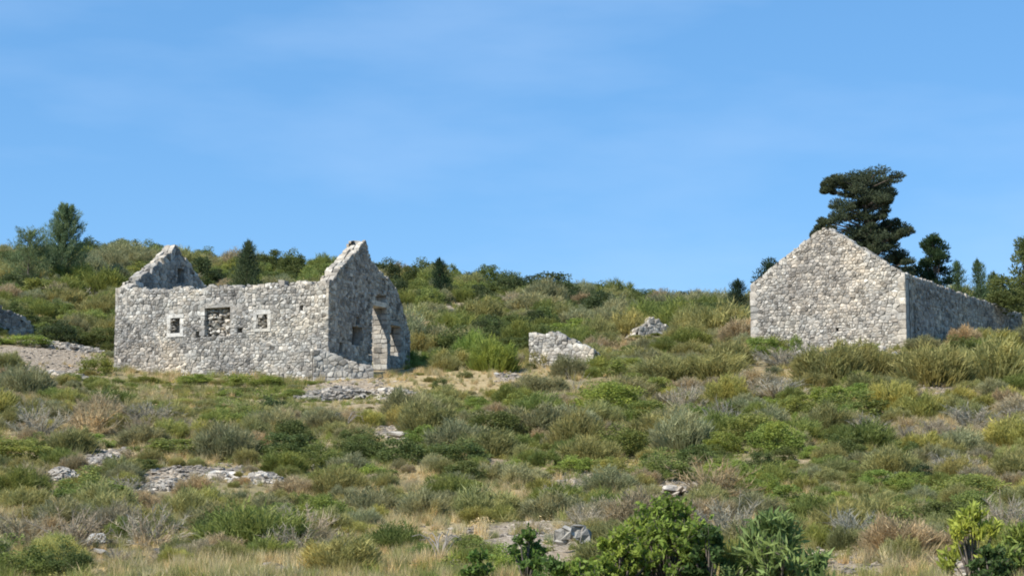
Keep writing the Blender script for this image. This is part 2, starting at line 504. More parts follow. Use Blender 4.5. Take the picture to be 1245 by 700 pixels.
def wall_core(L, z0, z1, top, openings, O, U, N, T, inset=.028):
    """solid wall body with real openings, stepped below the ragged top"""
    us = list(np.linspace(0.03, L - .03, max(2, int(L / .22)))); zs = list(np.linspace(z0, z1, max(2, int((z1 - z0) / .2))))
    for (a, b, c, d) in openings: us += [a - .02, b + .02]; zs += [c - .02, d + .02]
    us = sorted(set(round(u, 3) for u in us if 0 <= u <= L)); zs = sorted(set(round(z, 3) for z in zs if z0 <= z <= z1))
    nu, nz = len(us) - 1, len(zs) - 1
    def ok(i, j):
        if not (0 <= i < nu and 0 <= j < nz): return False
        u, z = (us[i] + us[i + 1]) / 2, (zs[j] + zs[j + 1]) / 2
        return zs[j + 1] < min(top(us[i]), top(us[i + 1])) - .06 and not any(a - .02 < u < b + .02 and c - .02 < z < d + .02 for (a, b, c, d) in openings)
    V = []; Fc = []; key = {}
    def vid(u, z, s):
        k = (u, z, s)
        if k not in key: key[k] = len(V); V.append(O + U * us[u] + N * (s * (T / 2 - inset)) + Vector((0, 0, zs[z])))
        return key[k]
    for i in range(nu):
        for j in range(nz):
            if not ok(i, j): continue
            a, b, c, d = vid(i, j, 1), vid(i + 1, j, 1), vid(i + 1, j + 1, 1), vid(i, j + 1, 1)
            e, f, g, h = vid(i, j, -1), vid(i + 1, j, -1), vid(i + 1, j + 1, -1), vid(i, j + 1, -1)
            Fc.append((a, b, c, d)); Fc.append((f, e, h, g))
            if not ok(i - 1, j): Fc.append((e, a, d, h))
            if not ok(i + 1, j): Fc.append((b, f, g, c))
            if not ok(i, j - 1): Fc.append((e, f, b, a))
            if not ok(i, j + 1): Fc.append((d, c, g, h))
    return V, Fc

def wall(house, acc, name, A, B, z0, z1, top, openings=(), blind=(), blindb=(), T=.6, size=.19, warm=lambda u, z: 0.0, quoin=0.0, back=True, caps=True, lo=.3, hi=.58, side=1, capj=.07):
    """A, B: ends of the wall's outer face (Vectors, xy); the outward normal is to the right of A->B times side"""
    A = Vector((A[0], A[1], 0)); B = Vector((B[0], B[1], 0)); U = (B - A); L = U.length; U.normalize()
    N = Vector((U.y, -U.x, 0)) * side
    O = A - N * (T / 2)
    V, Fc = wall_core(L, z0, z1, top, list(openings) + list(blind) + list(blindb), O, U, N, T)
    wl = bpy.data.objects.new(name, None); COL.objects.link(wl)
    me = bpy.data.meshes.new(name); loc = O + U * (L / 2) + Vector((0, 0, z0))
    me.from_pydata([v - loc for v in V], [], Fc); me.materials.append(M_MORTAR)
    bpy.data.objects.remove(wl); wl = link(name, me, house); wl.location = loc - parent_loc(house)
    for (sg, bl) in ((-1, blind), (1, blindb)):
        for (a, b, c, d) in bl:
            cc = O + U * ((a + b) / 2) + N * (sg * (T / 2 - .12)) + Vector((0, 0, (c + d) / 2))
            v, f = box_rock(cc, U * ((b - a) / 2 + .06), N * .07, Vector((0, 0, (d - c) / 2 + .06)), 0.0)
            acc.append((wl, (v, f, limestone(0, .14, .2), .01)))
    faces = [(1, list(openings) + list(blind))] + ([(-1, list(openings) + list(blindb))] if back else [])
    for s, ops in faces:
        for poly, Ar in rubble_cells(L, z0 + .25, z1, top, ops, size * (1 if s > 0 else 1.15), quoin=quoin):
            dep = .12; front = T / 2 + random.gauss(0, .01)
            cu = sum(p[0] for p in poly) / len(poly); cz = sum(p[1] for p in poly) / len(poly)
            v, f = prism_stone(poly, O, U, N * s, front, dep, .012)
            if (s * side) < 0: f = [tuple(reversed(q)) for q in f]
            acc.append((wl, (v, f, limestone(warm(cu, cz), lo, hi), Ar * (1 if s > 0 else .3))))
    # blocks spanning the thickness at every opening: jambs and lintel
    for (a, b, c, d) in openings:
        for sgn, u in ((-1, a), (1, b)):
            z = c
            if (b - a) < .32 and sgn > 0: continue
            while z < d:
                h = random.uniform(.16, .28); h = min(h, d - z + .05); wd = random.uniform(.1, .2)
                sp = random.uniform(-.12, .12) * T
                for (n0, n1) in ((-T / 2, sp), (sp + .015, T / 2)):
                    wd = random.uniform(.04, .26)
                    cc = O + U * (u + sgn * wd * .4) + N * ((n0 + n1) / 2) + Vector((0, 0, z + h / 2 + random.uniform(-.03, .03)))
                    v, f = box_rock(cc, U * wd * .62, N * ((n1 - n0) / 2 + random.uniform(0, .02)), Vector((0, 0, h * .47)))
                    acc.append((wl, (v, f, limestone(.0, lo, hi), wd * h * .8)))
                z += h
        if (d - c) < .5 or (b - a) < .4: continue
        cc = O + U * ((a + b) / 2) + Vector((0, 0, d + .08))
        v, f = box_rock(cc, U * ((b - a) / 2 + .12), N * (T / 2 + .015), Vector((0, 0, .1)), .05)
        acc.append((wl, (v, f, limestone(.0, lo, hi), (b - a) * .2)))
    if caps:
        u = 0
        while u < L - .05:
            wd = random.uniform(.14, .34); u1 = min(u + wd, L)
            if u < L / 2 - .02 < u1: u1 = L / 2
            um = (u + u1) / 2
            za, zb = top(u), top(u1)
            slope = U * (u1 - u) + Vector((0, 0, zb - za)); zt = (za + zb) / 2
            if any(a - .05 < um < b + .05 and c < zt < d + .12 for (a, b, c, d) in openings): u = u1; continue
            ax = slope * .5
            if abs(zb - za) > .5: ax = U * (u1 - u) * .5
            hh = random.uniform(.06, .13)
            for (n0, n1) in ((-T / 2, random.uniform(-.08, .1)), (None, T / 2)):
                if n0 is None: n0 = nprev + .01
                nprev = n1
                if random.random() < .07: continue
                cc = O + U * um + N * ((n0 + n1) / 2) + Vector((0, 0, zt + random.uniform(-capj, capj) - .02))
                v, f = box_rock(cc, ax * random.uniform(.9, 1.02), N * ((n1 - n0) / 2), Vector((0, 0, hh)), .2)
                acc.append((wl, (v, f, limestone(.02, lo + .05, hi + .05), wd * hh * 1.5)))
            u = u1
    return O, U, N, L, wl

def finish_house(house, acc, limit=300):
    acc.sort(key=lambda t: -t[1][3])
    for (wl, p) in acc[:limit]: build_piece('stone', p, wl)
    if len(acc) > limit: join_pieces('small_stones', [p for (_, p) in acc[limit:]], house)

# ------------------------------------------------------------------ left ruin
TH = R(24); c24, s24 = math.cos(TH), math.sin(TH)
K = Vector((-7.0, 70.0, 0))                       # near corner
DL = Vector((-c24, s24, 0)); DG = Vector((s24, c24, 0))
LL, LG = 9.88, 6.83
zc = 7.92
def jag(seed, amp, step=.45):
    rnd = random.Random(seed); vals = [rnd.uniform(-amp, amp) for _ in range(80)]
    def f(u):
        t = max(0, u) / step; i = int(t); a = t - i; return vals[i % 80] * (1 - a) + vals[(i + 1) % 80] * a
    return f

def left_ruin():
    P00, P10 = K.copy(), K + DL * LL; P01, P11 = K + DG * LG, K + DL * LL + DG * LG
    house = empty('ruined_stone_house', (P00 + P11) / 2 + Vector((0, 0, 4.2)))
    tag(house, 'roofless stone house ruin with two broken gables and blocked windows, left of the photo', 'ruined house')
    acc = []
    z0 = 3.6
    # long front wall; u runs from the left end to the near corner
    j1 = jag(3, .07)
    def topf(u): return zc + .1 + (.22 if u < 2.4 else 0) * (1 - u / 2.4 if u < 2.4 else 0) + (.10 if 1.9 < u < 3.6 else 0) - (.13 if u > 8.0 else 0) * 0 + j1(u)
    def wf(u, z): return .05 if (u < 3.2 and z < 6.0) else .0
    fr = lambda a: LL - a
    w1 = (fr(6.97) - .23, fr(6.97) + .23, 6.33, 6.93)
    bb = (fr(5.01) - .62, fr(5.01) + .62, 6.15, 7.29)
    w2 = (fr(2.95) - .25, fr(2.95) + .25, 6.37, 6.93)
    holes = [(fr(5.9) - .1, fr(5.9) + .1, 6.12, 6.36), (fr(3.97) - .11, fr(3.97) + .11, 6.24, 6.42), (1.55, 1.85, 4.6, 4.72),
             (fr(1.22) - .07, fr(1.22) + .07, 7.02, 7.2)]
    O, U, N, L, wl = wall(house, acc, 'front_wall', P10, P00, z0, 8.7, topf, [w1, bb, w2], holes, T=.62, size=.128, warm=wf, lo=.3, hi=.6)
    # window surrounds of pale dressed blocks: children of the wall
    def frame(o, wdt, tone, inner=.02):
        a, b, c, d = o; f = empty('window_frame', O + U * ((a + b) / 2) + N * .3 + Vector((0, 0, c))); f.parent = wl; f.location = O + U * ((a + b) / 2) + N * .3 + Vector((0, 0, c)) - parent_loc(wl)
        return f
    def surround(o, wdt, tone):
        a, b, c, d = o; pcs = []; m1, m2 = c + (d - c) * random.uniform(.35, .65), c + (d - c) * random.uniform(.35, .65); mu = a + (b - a) * .6
        for (u0, u1, za, zb) in ((a - wdt, a, c - .04, m1), (a - wdt - .02, a, m1, d + .02), (b, b + wdt, c - .04, m2), (b, b + wdt + .03, m2, d + .02),
                                 (a - wdt - .03, mu, d, d + wdt), (mu, b + wdt + .03, d, d + wdt * .9), (a - wdt - .02, b + wdt + .02, c - wdt, c)):
            cc = O + U * ((u0 + u1) / 2) + N * (.178 + random.uniform(-.015, .015)) + Vector((0, 0, (za + zb) / 2))
            v, f = box_rock(cc, U * ((u1 - u0) / 2 + .004), N * .16, Vector((0, 0, (zb - za) / 2)), .07)
            t = tone * random.uniform(.78, 1.02); pcs.append((v, f, (.6 * t, .58 * t, .54 * t), 9))
        fo = join_pieces('window_frame', pcs, wl, kind=None); return fo
    surround(w1, .15, 1.08); surround(w2, .13, 1.04)
    # infill: loose rubble set back in the large window, one stone panel in the right window
    def infill(o, back, size, lo, hi, nm, dens=1.0):
        a, b, c, d = o; pcs = []
        z = c + size * .3
        while z < d:
            u = a + random.uniform(0, .05)
            while u < b:
                s = size * random.uniform(.7, 1.3)
                if random.random() < dens:
                    v, f = hull_rock((s * 1.25, .3, s), 11)
                    cc = O + U * u + N * (T2 - back + random.uniform(-.05, .04)) + Vector((0, 0, z + random.uniform(-.03, .03)))
                    ang = random.uniform(-.5, .5); ca, sa = math.cos(ang), math.sin(ang)
                    v = [cc + U * (q.x * ca - q.z * sa) + N * q.y + Vector((0, 0, q.x * sa + q.z * ca)) for q in v]
                    acc.append((wl, (v, f, limestone(.02, lo, hi), s * s * .6)))
                u += s * 1.05
            z += size * .85
        # a dark packed core behind the infill
        cc = O + U * ((a + b) / 2) + N * (T2 - back - .26) + Vector((0, 0, (c + d) / 2))
        v, f = box_rock(cc, U * ((b - a) / 2 + .02), N * .1, Vector((0, 0, (d - c) / 2 + .02)), .0)
        join_pieces(nm, [(v, f, (.2, .18, .16), 1)], wl, M_MORTAR, None)
    T2 = .31
    infill(bb, .3, .16, .4, .66, 'window_infill', .93)
    infill(w2, .13, .17, .36, .56, 'window_infill')
    infill((w1[0], w1[0] + .2, w1[2], w1[3]), .14, .13, .3, .45, 'window_infill')
    # back wall and left gable
    j2 = jag(5, .12)
    wall(house, acc, 'back_wall', P01, P11, z0, 8.6, lambda u: min(zc - .25, 6.45 + .9 * u) + j2(u), [], T=.6, size=.19, lo=.36, hi=.6)
    j3 = jag(8, .06)
    def gl(u):                                       # u from the back corner to the front corner
        t = u / LG; pk = .5
        z = zc + .22 + (10.25 - zc - .22) * (1 - abs(t - pk) / .5) + j3(u)
        if abs(t - pk) < .04: z = 10.3
        if t < .45: z -= .1 * (.45 - t)
        return z
    wall(house, acc, 'left_gable', P11, P10, z0, 10.6, gl, [], [], [(2.85, 3.35, 8.8, 9.42)], capj=.04, T=.6, size=.15, lo=.27, hi=.5)
    # right gable: s from the near corner to the back; door, window, blocked niche
    j4 = jag(11, .07)
    pts = [(0, 7.95), (.35, 8.1), (.8, 8.5), (1.5, 9.0), (2.2, 9.45), (2.5, 9.72), (2.66, 9.98), (2.95, 9.98), (3.15, 9.7), (3.3, 9.25), (3.8, 9.05), (4.2, 8.86), (4.4, 8.8),
           (4.9, 8.7), (5.3, 8.45), (5.7, 8.15), (6.0, 7.8), (6.3, 7.35), (6.55, 7.0), (6.83, 6.6)]
    def gr(s):
        for (a, za), (b, zb) in zip(pts, pts[1:]):
            if a <= s <= b: return za + (zb - za) * (s - a) / (b - a) + j4(s)
        return pts[-1][1]
    door = (3.5, 4.8, 4.6, 7.5); win = (5.05, 6.0, 5.6, 6.85); brk = (3.85, 4.7, 7.48, 7.95); brk2 = (3.22, 3.52, 4.6, 5.6); brk3 = (5.25, 5.8, 6.83, 7.05); win2 = (4.15, 4.62, 7.2, 7.75)
    wall(house, acc, 'right_gable', P00, P01, z0, 10.6, gr, [door, win, brk, brk2, brk3], [(1.9, 2.75, 5.8, 6.5), (.85, 1.15, 5.4, 5.8), (2.2, 2.5, 6.6, 6.9)], T=.62, size=.14, lo=.28, hi=.52, warm=lambda u, z: .04, capj=.04)
    # masonry footing in front of the gable, sunlit, part of the house
    fa = K + Vector((.02, -.25, 0)) + DG * .15; j5 = jag(21, .1)
    wall(house, acc, 'footing', K + Vector((-.5, -.55, 0)), K + Vector((1.75, -.15, 0)), 3.6, 5.6,
         lambda u: 5.45 - .32 * u + j5(u), [], T=.75, size=.18, lo=.36, hi=.6)
    finish_house(house, acc)
left_ruin()

# ------------------------------------------------------------------ right house
def right_house():
    ph = R(32); cph, sph = math.cos(ph), math.sin(ph)
    C = Vector((15.03, 70.0, 0)); W = 6.47; Ls = 15.2
    A = C + Vector((-cph, sph, 0)) * W; D = C + Vector((sph, cph, 0)) * Ls
    house = empty('stone_gable_house', (A + D) / 2 + Vector((0, 0, 5.5)))
    tag(house, 'roofless stone house with one intact pointed gable and long shaded side wall, at right', 'ruined house')
    acc = []
    ze, zp = 8.30, 10.50
    jg = jag(31, .03)
    def gt(u):
        t = u / W; return ze + .05 + (zp - ze - .05) * (1 - abs(t - .5) / .5) + jg(u) - .06
    def wf(u, z): return .055 if abs(u - W * .5) < 1.6 and z > 7 else (.04 if (u > W * .5 and z < 7.6) else .02)
    O, U, N, L, wl = wall(house, acc, 'gable_wall', A, C, 4.6, 10.7, gt, [], [(3.62, 3.74, 6.3, 6.42)], capj=.02, T=.6, size=.115, warm=wf, quoin=.42, lo=.34, hi=.6)
    js = jag(33, .03)
    wall(house, acc, 'side_wall', C + Vector((sph, cph, 0)) * .62, D, 4.6, 8.8, lambda u: ze + .02 - .022 * u + js(u), [], [(.3, .52, 6.1, 7.3)], T=.6, size=.14, lo=.3, hi=.5, capj=.03, warm=lambda u, z: .045)
    A2 = A + Vector((sph, cph, 0)) * .62
    wall(house, acc, 'far_side_wall', A2 + Vector((sph, cph, 0)) * 10, A2, 4.6, 8.8, lambda u: ze - .8 + js(u + 3), [], T=.6, size=.26)
    finish_house(house, acc)
right_house()

# ------------------------------------------------------------------ small ruins
def hut():
    G = on_ground(722, 449, 40, 100); C = at(722, 446, G.y); C.z = 0
    A = at(643, 446, G.y + 1.4); A.z = 0; zt0 = at(643, 407, A.y).z; zt1 = at(722, 427, C.y).z; zb = G.z
    house = empty('dry_stone_hut', (C + A) / 2 + Vector((0, 0, zb)))
    tag(house, 'low grey dry-stone hut remnant with sloping top in the middle of the hillside', 'ruin')
    acc = []; j = jag(41, .03)
    Wd = (C - A).length
    def tp(u):
        t = u / Wd
        return zt0 - (0.0 if t < .38 else (t - .38) / .62 * (zt0 - zt1)) + j(u)
    wall(house, acc, 'front_wall', A, C, zb - .8, zt0 + .4, tp, [], T=.5, size=.14, lo=.33, hi=.6)
    Bk = C + Vector((.9, 1.7, 0))
    wall(house, acc, 'side_wall', C + Vector((.12, .5, 0)), Bk, zb - .8, zt0, lambda u: zt1 - .05 - .22 * u + j(u + 1), [], T=.45, size=.19, lo=.25, hi=.42)
    finish_house(house, acc, 160)
hut()

ROCKS = []
def rock_mesh(i, fine=False):
    V, Fc = hull_rock((1, 1, .8), 13 if not fine else 22, seed=900 + i)
    me = bpy.data.meshes.new('rock'); me.from_pydata(V, [], Fc); me.materials.append(M_STONE)
    t = limestone(.0, .42, .6); a = me.attributes.new('tint', 'FLOAT_COLOR', 'POINT'); a.data.foreach_set('color', list((*t, 1)) * len(V))
    return me
ROCKS = [rock_mesh(i) for i in range(8)]
BIG = [rock_mesh(20 + i, True) for i in range(6)]

VIS = []
def rubble_heap(px, row, wpx, hpx, n, label, name='rubble_heap', size=.16, cat='rubble heap', depth=None, dark=1.0, lo=.36, hi=.6, peak=0.0, nbig=0, tall=False):
    c = on_ground(px, row, 22, 138); k = c.y / F; VIS.append((px, wpx / 2 + 6, c.y + 1, 9 if c.y > 60 else 5))
    W, H = wpx * k, hpx * k; Dp = depth or W * .9
    if not tall: H *= .5
    # earth-and-rubble mound
    V = []; q = []; nu, nv = 18, 8
    for b in range(nv + 1):
        for a in range(nu + 1):
            u, v = a / nu * 2 - 1, b / nv * 2 - 1
            h = max(0, 1 - abs(u + peak) ** (1.1 if tall else 1.7)) * max(0, 1 - v * v) * H * .92 * (1 + .18 * noise.noise((u * 3 + px, v * 3, 0)))
            x, y = u * W / 2, v * Dp / 2
            V.append((x, y, gz(c.x + x, c.y + y) - c.z + h - .05))
    for b in range(nv):
        for a in range(nu):
            i0 = b * (nu + 1) + a; q.append((i0, i0 + 1, i0 + nu + 2, i0 + nu + 1))
    me = mesh_np(name, V, [q], [M_MORTAR]); o = link(name, me, None, c)
    tag(o, label, cat)
    V = np.array(V); pcs = []
    for _ in range(n):
        u = random.uniform(-1, 1) if tall else max(-1.25, min(1.25, random.gauss(0, .52))); v = random.uniform(-1, .8)
        h = max(0, 1 - abs(u + peak) ** (1.1 if tall else 1.7)) * max(0, 1 - v * v) * H * .95
        x, y = u * W / 2, v * Dp / 2
        s = size * random.uniform(.6, 1.5)
        vv, ff = hull_rock((s * 1.3, s * 1.1, s * .8), 10)
        cc = Vector((c.x + x, c.y + y, gz(c.x + x, c.y + y) + h))
        a = random.uniform(0, 6.3); ca, sa = math.cos(a), math.sin(a)
        vv = [cc + Vector((p.x * ca - p.y * sa, p.x * sa + p.y * ca, p.z)) for p in vv]
        t = limestone(.045, lo, hi); pcs.append((vv, ff, tuple(z * dark for z in t), s))
    pcs.sort(key=lambda p: -p[3])
    for p in pcs[:nbig]: build_piece('stone', p, o)
    join_pieces('stones', pcs[nbig:], o)
    return o
def triangle_ruin():
    G = on_ground(796, 409, 60, 120); A = at(768, 409, G.y); C = at(824, 409, G.y + .8); A.z = C.z = 0; Wd = (C - A).length
    zb = G.z; zt = at(798, 384, G.y).z; VIS.append((796, 34, G.y + 1, 10))
    o = empty('wall_remnant', (A + C) / 2 + Vector((0, 0, zb))); tag(o, 'triangular pale dry-stone wall remnant halfway between hut remnant and right house', 'ruin')
    acc = []; j = jag(51, .05)
    wall(o, acc, 'wall', A, C, zb - .7, zt + .3, lambda u: zb - .1 + (zt - zb) * max(0, 1.1 - abs(u / Wd - .52) / .5) ** .9 + j(u), [], T=1.0, size=.2, lo=.4, hi=.66)
    finish_house(o, acc, 200)
triangle_ruin()
rubble_heap(72, 582, 44, 26, 240, 'pale rubble heap at left above the round green bush', size=.1, lo=.36, hi=.58, nbig=12)
rubble_heap(128, 560, 42, 15, 160, 'low pale stone bank behind the round green bush at left', size=.1, lo=.34, hi=.54)
rubble_heap(205, 592, 46, 18, 180, 'spill of small pale stones right of the round green bush', size=.08, lo=.34, hi=.54)
rubble_heap(316, 584, 66, 17, 170, 'tumbled row of white stones on the lower left slope', size=.13, depth=1.2, lo=.36, hi=.6, nbig=45)
rubble_heap(268, 580, 40, 10, 60, 'few scattered stones left of the tumbled white row', size=.14, depth=.8, lo=.4, hi=.6, nbig=12)
rubble_heap(412, 482, 95, 20, 300, 'collapsed brownish stone bank below the near corner of the left ruin', size=.17, depth=2.2, lo=.24, hi=.46, nbig=60)
rubble_heap(470, 478, 60, 10, 120, 'low end of collapsed stone bank running under the straw grass', size=.15, depth=1.0, lo=.36, hi=.56, nbig=15)
rubble_heap(572, 444, 27, 15, 90, 'small stone heap between the left ruin and the hut remnant', size=.16, lo=.42, hi=.6, nbig=12)
rubble_heap(920, 436, 44, 9, 110, 'flat pale stones below the bright green strip at the right house', size=.2, depth=1.2, lo=.4, hi=.58, nbig=14)
rubble_heap(974, 434, 28, 14, 90, 'pale stone spill under the gable of the right house', size=.17, lo=.48, hi=.66, nbig=8)
rubble_heap(108, 356, 20, 12, 70, 'small pale rock patch high on the left hillside', size=.26, lo=.42, hi=.6, nbig=6)
rubble_heap(85, 424, 105, 10, 240, 'low broken field wall along the pale path at far left', size=.2, depth=1.3, lo=.34, hi=.56, nbig=20)
rubble_heap(62, 459, 95, 12, 200, 'stone edge of the pale terrace left of the left ruin', size=.2, depth=1.1, lo=.3, hi=.5, nbig=20)
rubble_heap(1072, 432, 12, 22, 60, 'narrow white stone pile below the right house corner', size=.15, lo=.42, hi=.6, nbig=6)
rubble_heap(556, 391, 20, 9, 50, 'white stones on the slope right of the left ruin', size=.18, lo=.45, hi=.65, nbig=5)
rubble_heap(1195, 702, 44, 12, 80, 'patch of pale stones at the lower right edge', size=.08, lo=.45, hi=.65)
rubble_heap(445, 672, 40, 8, 40, 'grey stones among dry twigs at the lower middle left', size=.09, lo=.3, hi=.45)

# stone mound at the far left: retaining wall of a terrace, its face turned from the sun
def mound():
    A = at(52, 402, 86.0); B = at(-60, 402, 82.0)
    A = Vector((A.x, A.y, 0)); B = Vector((B.x, B.y, 0))
    house = empty('terrace_wall', (A + B) / 2 + Vector((0, 0, 7.3)))
    tag(house, 'rounded dark terrace wall with pale top cut off by the left edge', 'dry stone wall')
    acc = []; L = (A - B).length; j = jag(71, .07)
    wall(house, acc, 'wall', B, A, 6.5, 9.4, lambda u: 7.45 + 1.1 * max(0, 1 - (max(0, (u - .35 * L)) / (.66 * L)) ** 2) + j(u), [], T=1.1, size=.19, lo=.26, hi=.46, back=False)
    finish_house(house, acc, 120)
mound()

def boulder(px, row, wpx, hpx, label, i, tone=1.0, name='boulder'):
    c = on_ground(px, row, 22, 138); k = c.y / F; VIS.append((px, wpx / 2 + 4, c.y + .6, 5))
    me = BIG[i % len(BIG)].copy()
    t = tuple(q * tone for q in limestone(.0, .55, .62)); n = len(me.vertices)
    me.attributes['tint'].data.foreach_set('color', list((*t, 1)) * n)
    o = link(name, me, None, c + Vector((0, 0, hpx * k * .22)))
    o.scale = (wpx * k / .98, wpx * k / 1.2, hpx * k / .76); o.rotation_euler = (random.uniform(-.2, .2), random.uniform(-.2, .2), i * 1.1)
    tag(o, label, 'rock'); return o
boulder(115, 662, 26, 22, 'large white pointed boulder at lower left, beside two flat grey rocks', 0, .95)
boulder(122, 674, 18, 10, 'flat grey rock just below the large white boulder', 1, .7)
boulder(134, 662, 12, 7, 'small grey rock touching the right of the large white boulder', 2, .6)
boulder(158, 662, 12, 9, 'small white rock standing alone right of the large white boulder', 3, 1.1)
boulder(386, 570, 15, 11, 'single bright white rock under the rounded green bush, left of centre', 4, 1.15)

def ledge(px, row, wpx, hpx, label, n, lo, hi, warm=.0, depth=.7, hole=False, name='boulder'):
    c = on_ground(px, row, 22, 138); k = c.y / F; W, H = wpx * k, hpx * k; VIS.append((px, wpx / 2 + 10, c.y + .6, 8)); pcs = []
    for q in range(n):
        u = (q + .5) / n * 2 - 1; a = math.acos(max(-1, min(1, u))); s_ = W / n * 2.2
        zz = H * (.28 + (.45 * math.sin(a) if hole else .18 * math.sin(a))) if q % 2 or hole else H * .2
        v, f = hull_rock((s_ * random.uniform(.8, 1.2), W * depth * random.uniform(.6, 1), H * random.uniform(.35, .6)), 16)
        ang = random.uniform(-.4, .4); ca, sa = math.cos(ang), math.sin(ang)
        v = [Vector((p.x * ca - p.z * sa, p.y, p.x * sa + p.z * ca)) + Vector((c.x + u * W * .42, c.y + random.uniform(-.1, .1), gz(c.x + u * W * .42, c.y) + zz)) for p in v]
        pcs.append((v, f, limestone(warm, lo, hi), 1))
    o = join_pieces(name, pcs, None, None, None)
    for v in o.data.vertices: v.co -= c
    o.location = c; tag(o, label, 'rock')
ledge(697, 672, 40, 36, 'jagged rock with black hollows in front of the foreground bushes', 6, .2, .55, depth=.5, hole=True)
ledge(825, 604, 48, 20, 'broad pale rock slab above the large foreground bush', 6, .42, .58, .06, depth=.9)
boulder(483, 531, 26, 10, 'pale flat rock slab on the slope right below the left ruin', 1, .85)
boulder(1167, 676, 10, 7, 'small white rock near the yellow-green bush at lower right', 0, 1.1)
boulder(736, 434, 9, 7, 'white stone just right of the hut remnant', 2, 1.1)
boulder(604, 456, 7, 5, 'white stone in the straw grass left of the hut remnant', 3, 1.1)
boulder(1005, 446, 8, 6, 'small white stone in the scrub below the right house', 1, 1.1)
boulder(103, 452, 14, 8, 'bright pale slab end on the terrace edge at left', 4, 1.1)
boulder(195, 675, 30, 12, 'dark low rock among grass at the lower left', 5, .35)
boulder(1090, 432, 10, 7, 'pale stone right of the narrow white stone pile', 0, 1.0)

# ------------------------------------------------------------------ foliage meshes
def blades(base, tip, width, bend=0.0):
    """thin tapering blades, arrays (n,3)"""
    n = len(base); d = tip - base; side = np.cross(d, RNG.normal(size=(n, 3))); side /= np.linalg.norm(side, axis=1)[:, None] + 1e-9
    wv = (np.full(n, width) if np.isscalar(width) else width)[:, None]
    mid = base + d * .55 + np.array([0, 0, -1])[None] * bend * 0
    V = np.stack([base - side * wv * .5, base + side * wv * .5, tip], 1)
    return V.reshape(-1, 3), np.arange(3 * n).reshape(-1, 3)

def leaves(c, dirs, length, width):
    n = len(c); d = dirs / (np.linalg.norm(dirs, axis=1)[:, None] + 1e-9)
    s = np.cross(d, RNG.normal(size=(n, 3))); s /= np.linalg.norm(s, axis=1)[:, None] + 1e-9
    L = length[:, None] if not np.isscalar(length) else length; W = width[:, None] if not np.isscalar(width) else width
    V = np.stack([c - d * L * .5, c + s * W * .5, c + d * L * .5, c - s * W * .5], 1)
    return V.reshape(-1, 3), np.arange(4 * n).reshape(-1, 4)

def tube(p0, p1, r0, r1, nseg=5):
    d = (p1 - p0); L = np.linalg.norm(d); d = d / (L + 1e-9); a = np.cross(d, [0.3, .5, .81]); a /= np.linalg.norm(a); b = np.cross(d, a)
    V = []
    for (p, r) in ((p0, r0), (p1, r1)):
        for k in range(nseg): t = 2 * math.pi * k / nseg; V.append(p + (a * math.cos(t) + b * math.sin(t)) * r)
    f = [(k, (k + 1) % nseg, nseg + (k + 1) % nseg, nseg + k) for k in range(nseg)]
    return np.array(V), np.array(f)

class MB:
    def __init__(s): s.V = []; s.T = []; s.Q = []; s.A = []; s.n = 0
    def add(s, V, Fc, val=None):
        Fc = np.asarray(Fc)
        (s.T if Fc.shape[1] == 3 else s.Q).append(Fc + s.n); s.V.append(V); s.n += len(V)
        k = Fc.shape[1]; m = len(V)
        if val is None: val = np.repeat(RNG.random(math.ceil(m / k)), k)[:m]
        elif np.isscalar(val): val = np.full(m, val)
        s.A.append(val)
    def mesh(s, name, mat):
        Fs = []
        if s.T: Fs.append(np.concatenate(s.T))
        if s.Q: Fs.append(np.concatenate(s.Q))
        return mesh_np(name, np.concatenate(s.V), Fs, [mat], {'leafv': np.clip(np.concatenate(s.A), 0, 1)})

def unit(n):
    v = RNG.normal(size=(n, 3)); return v / np.linalg.norm(v, axis=1)[:, None]

def broom_mesh(seed, n=4400, fine=1.0):
    """soft brushy shrub, unit wide (radius .5) and unit high: clumps of short thin blades that point up and out"""
    mb = MB(); nl = 24 + seed * 3; m = n // nl
    for k in range(nl):
        a = RNG.random() * 6.28; r = math.sqrt(RNG.random()) * .4
        zt = .95 * math.sqrt(max(.05, 1 - (r / .5) ** 2)) * RNG.uniform(.6, 1.0)
        c = np.array([r * math.cos(a), r * math.sin(a), zt * .62]); sx = RNG.uniform(.08, .14); sz = zt * .42
        P = unit(m) * (RNG.random((m, 1)) ** .4) * np.array([sx, sx, sz]) + c
        out = P * np.array([1.0, 1.0, .2]); D = out * .9 + np.array([0, 0, .8]) + RNG.normal(0, .33, (m, 3))
        D /= np.linalg.norm(D, axis=1)[:, None]
        L = RNG.uniform(.07, .19, (m, 1))
        tone = RNG.random() * .5
        mb.add(*blades(P, P + D * L, .0145 * fine * RNG.uniform(.6, 1.5, m)), val=np.repeat(np.clip(tone + RNG.random(m) * .5, 0, 1), 3))
    m = n // 5; a = RNG.random(m) * 6.28; r = .15 + RNG.random(m) * .33
    base = np.stack([r * np.cos(a), r * np.sin(a), RNG.uniform(-.08, .2, m)], 1)
    tip = base + np.stack([np.cos(a) * .1, np.sin(a) * .1, RNG.uniform(.08, .25, m)], 1)
    mb.add(*blades(base, tip, .026 * fine), val=.3)
    return mb.mesh('broom', M_LEAF)

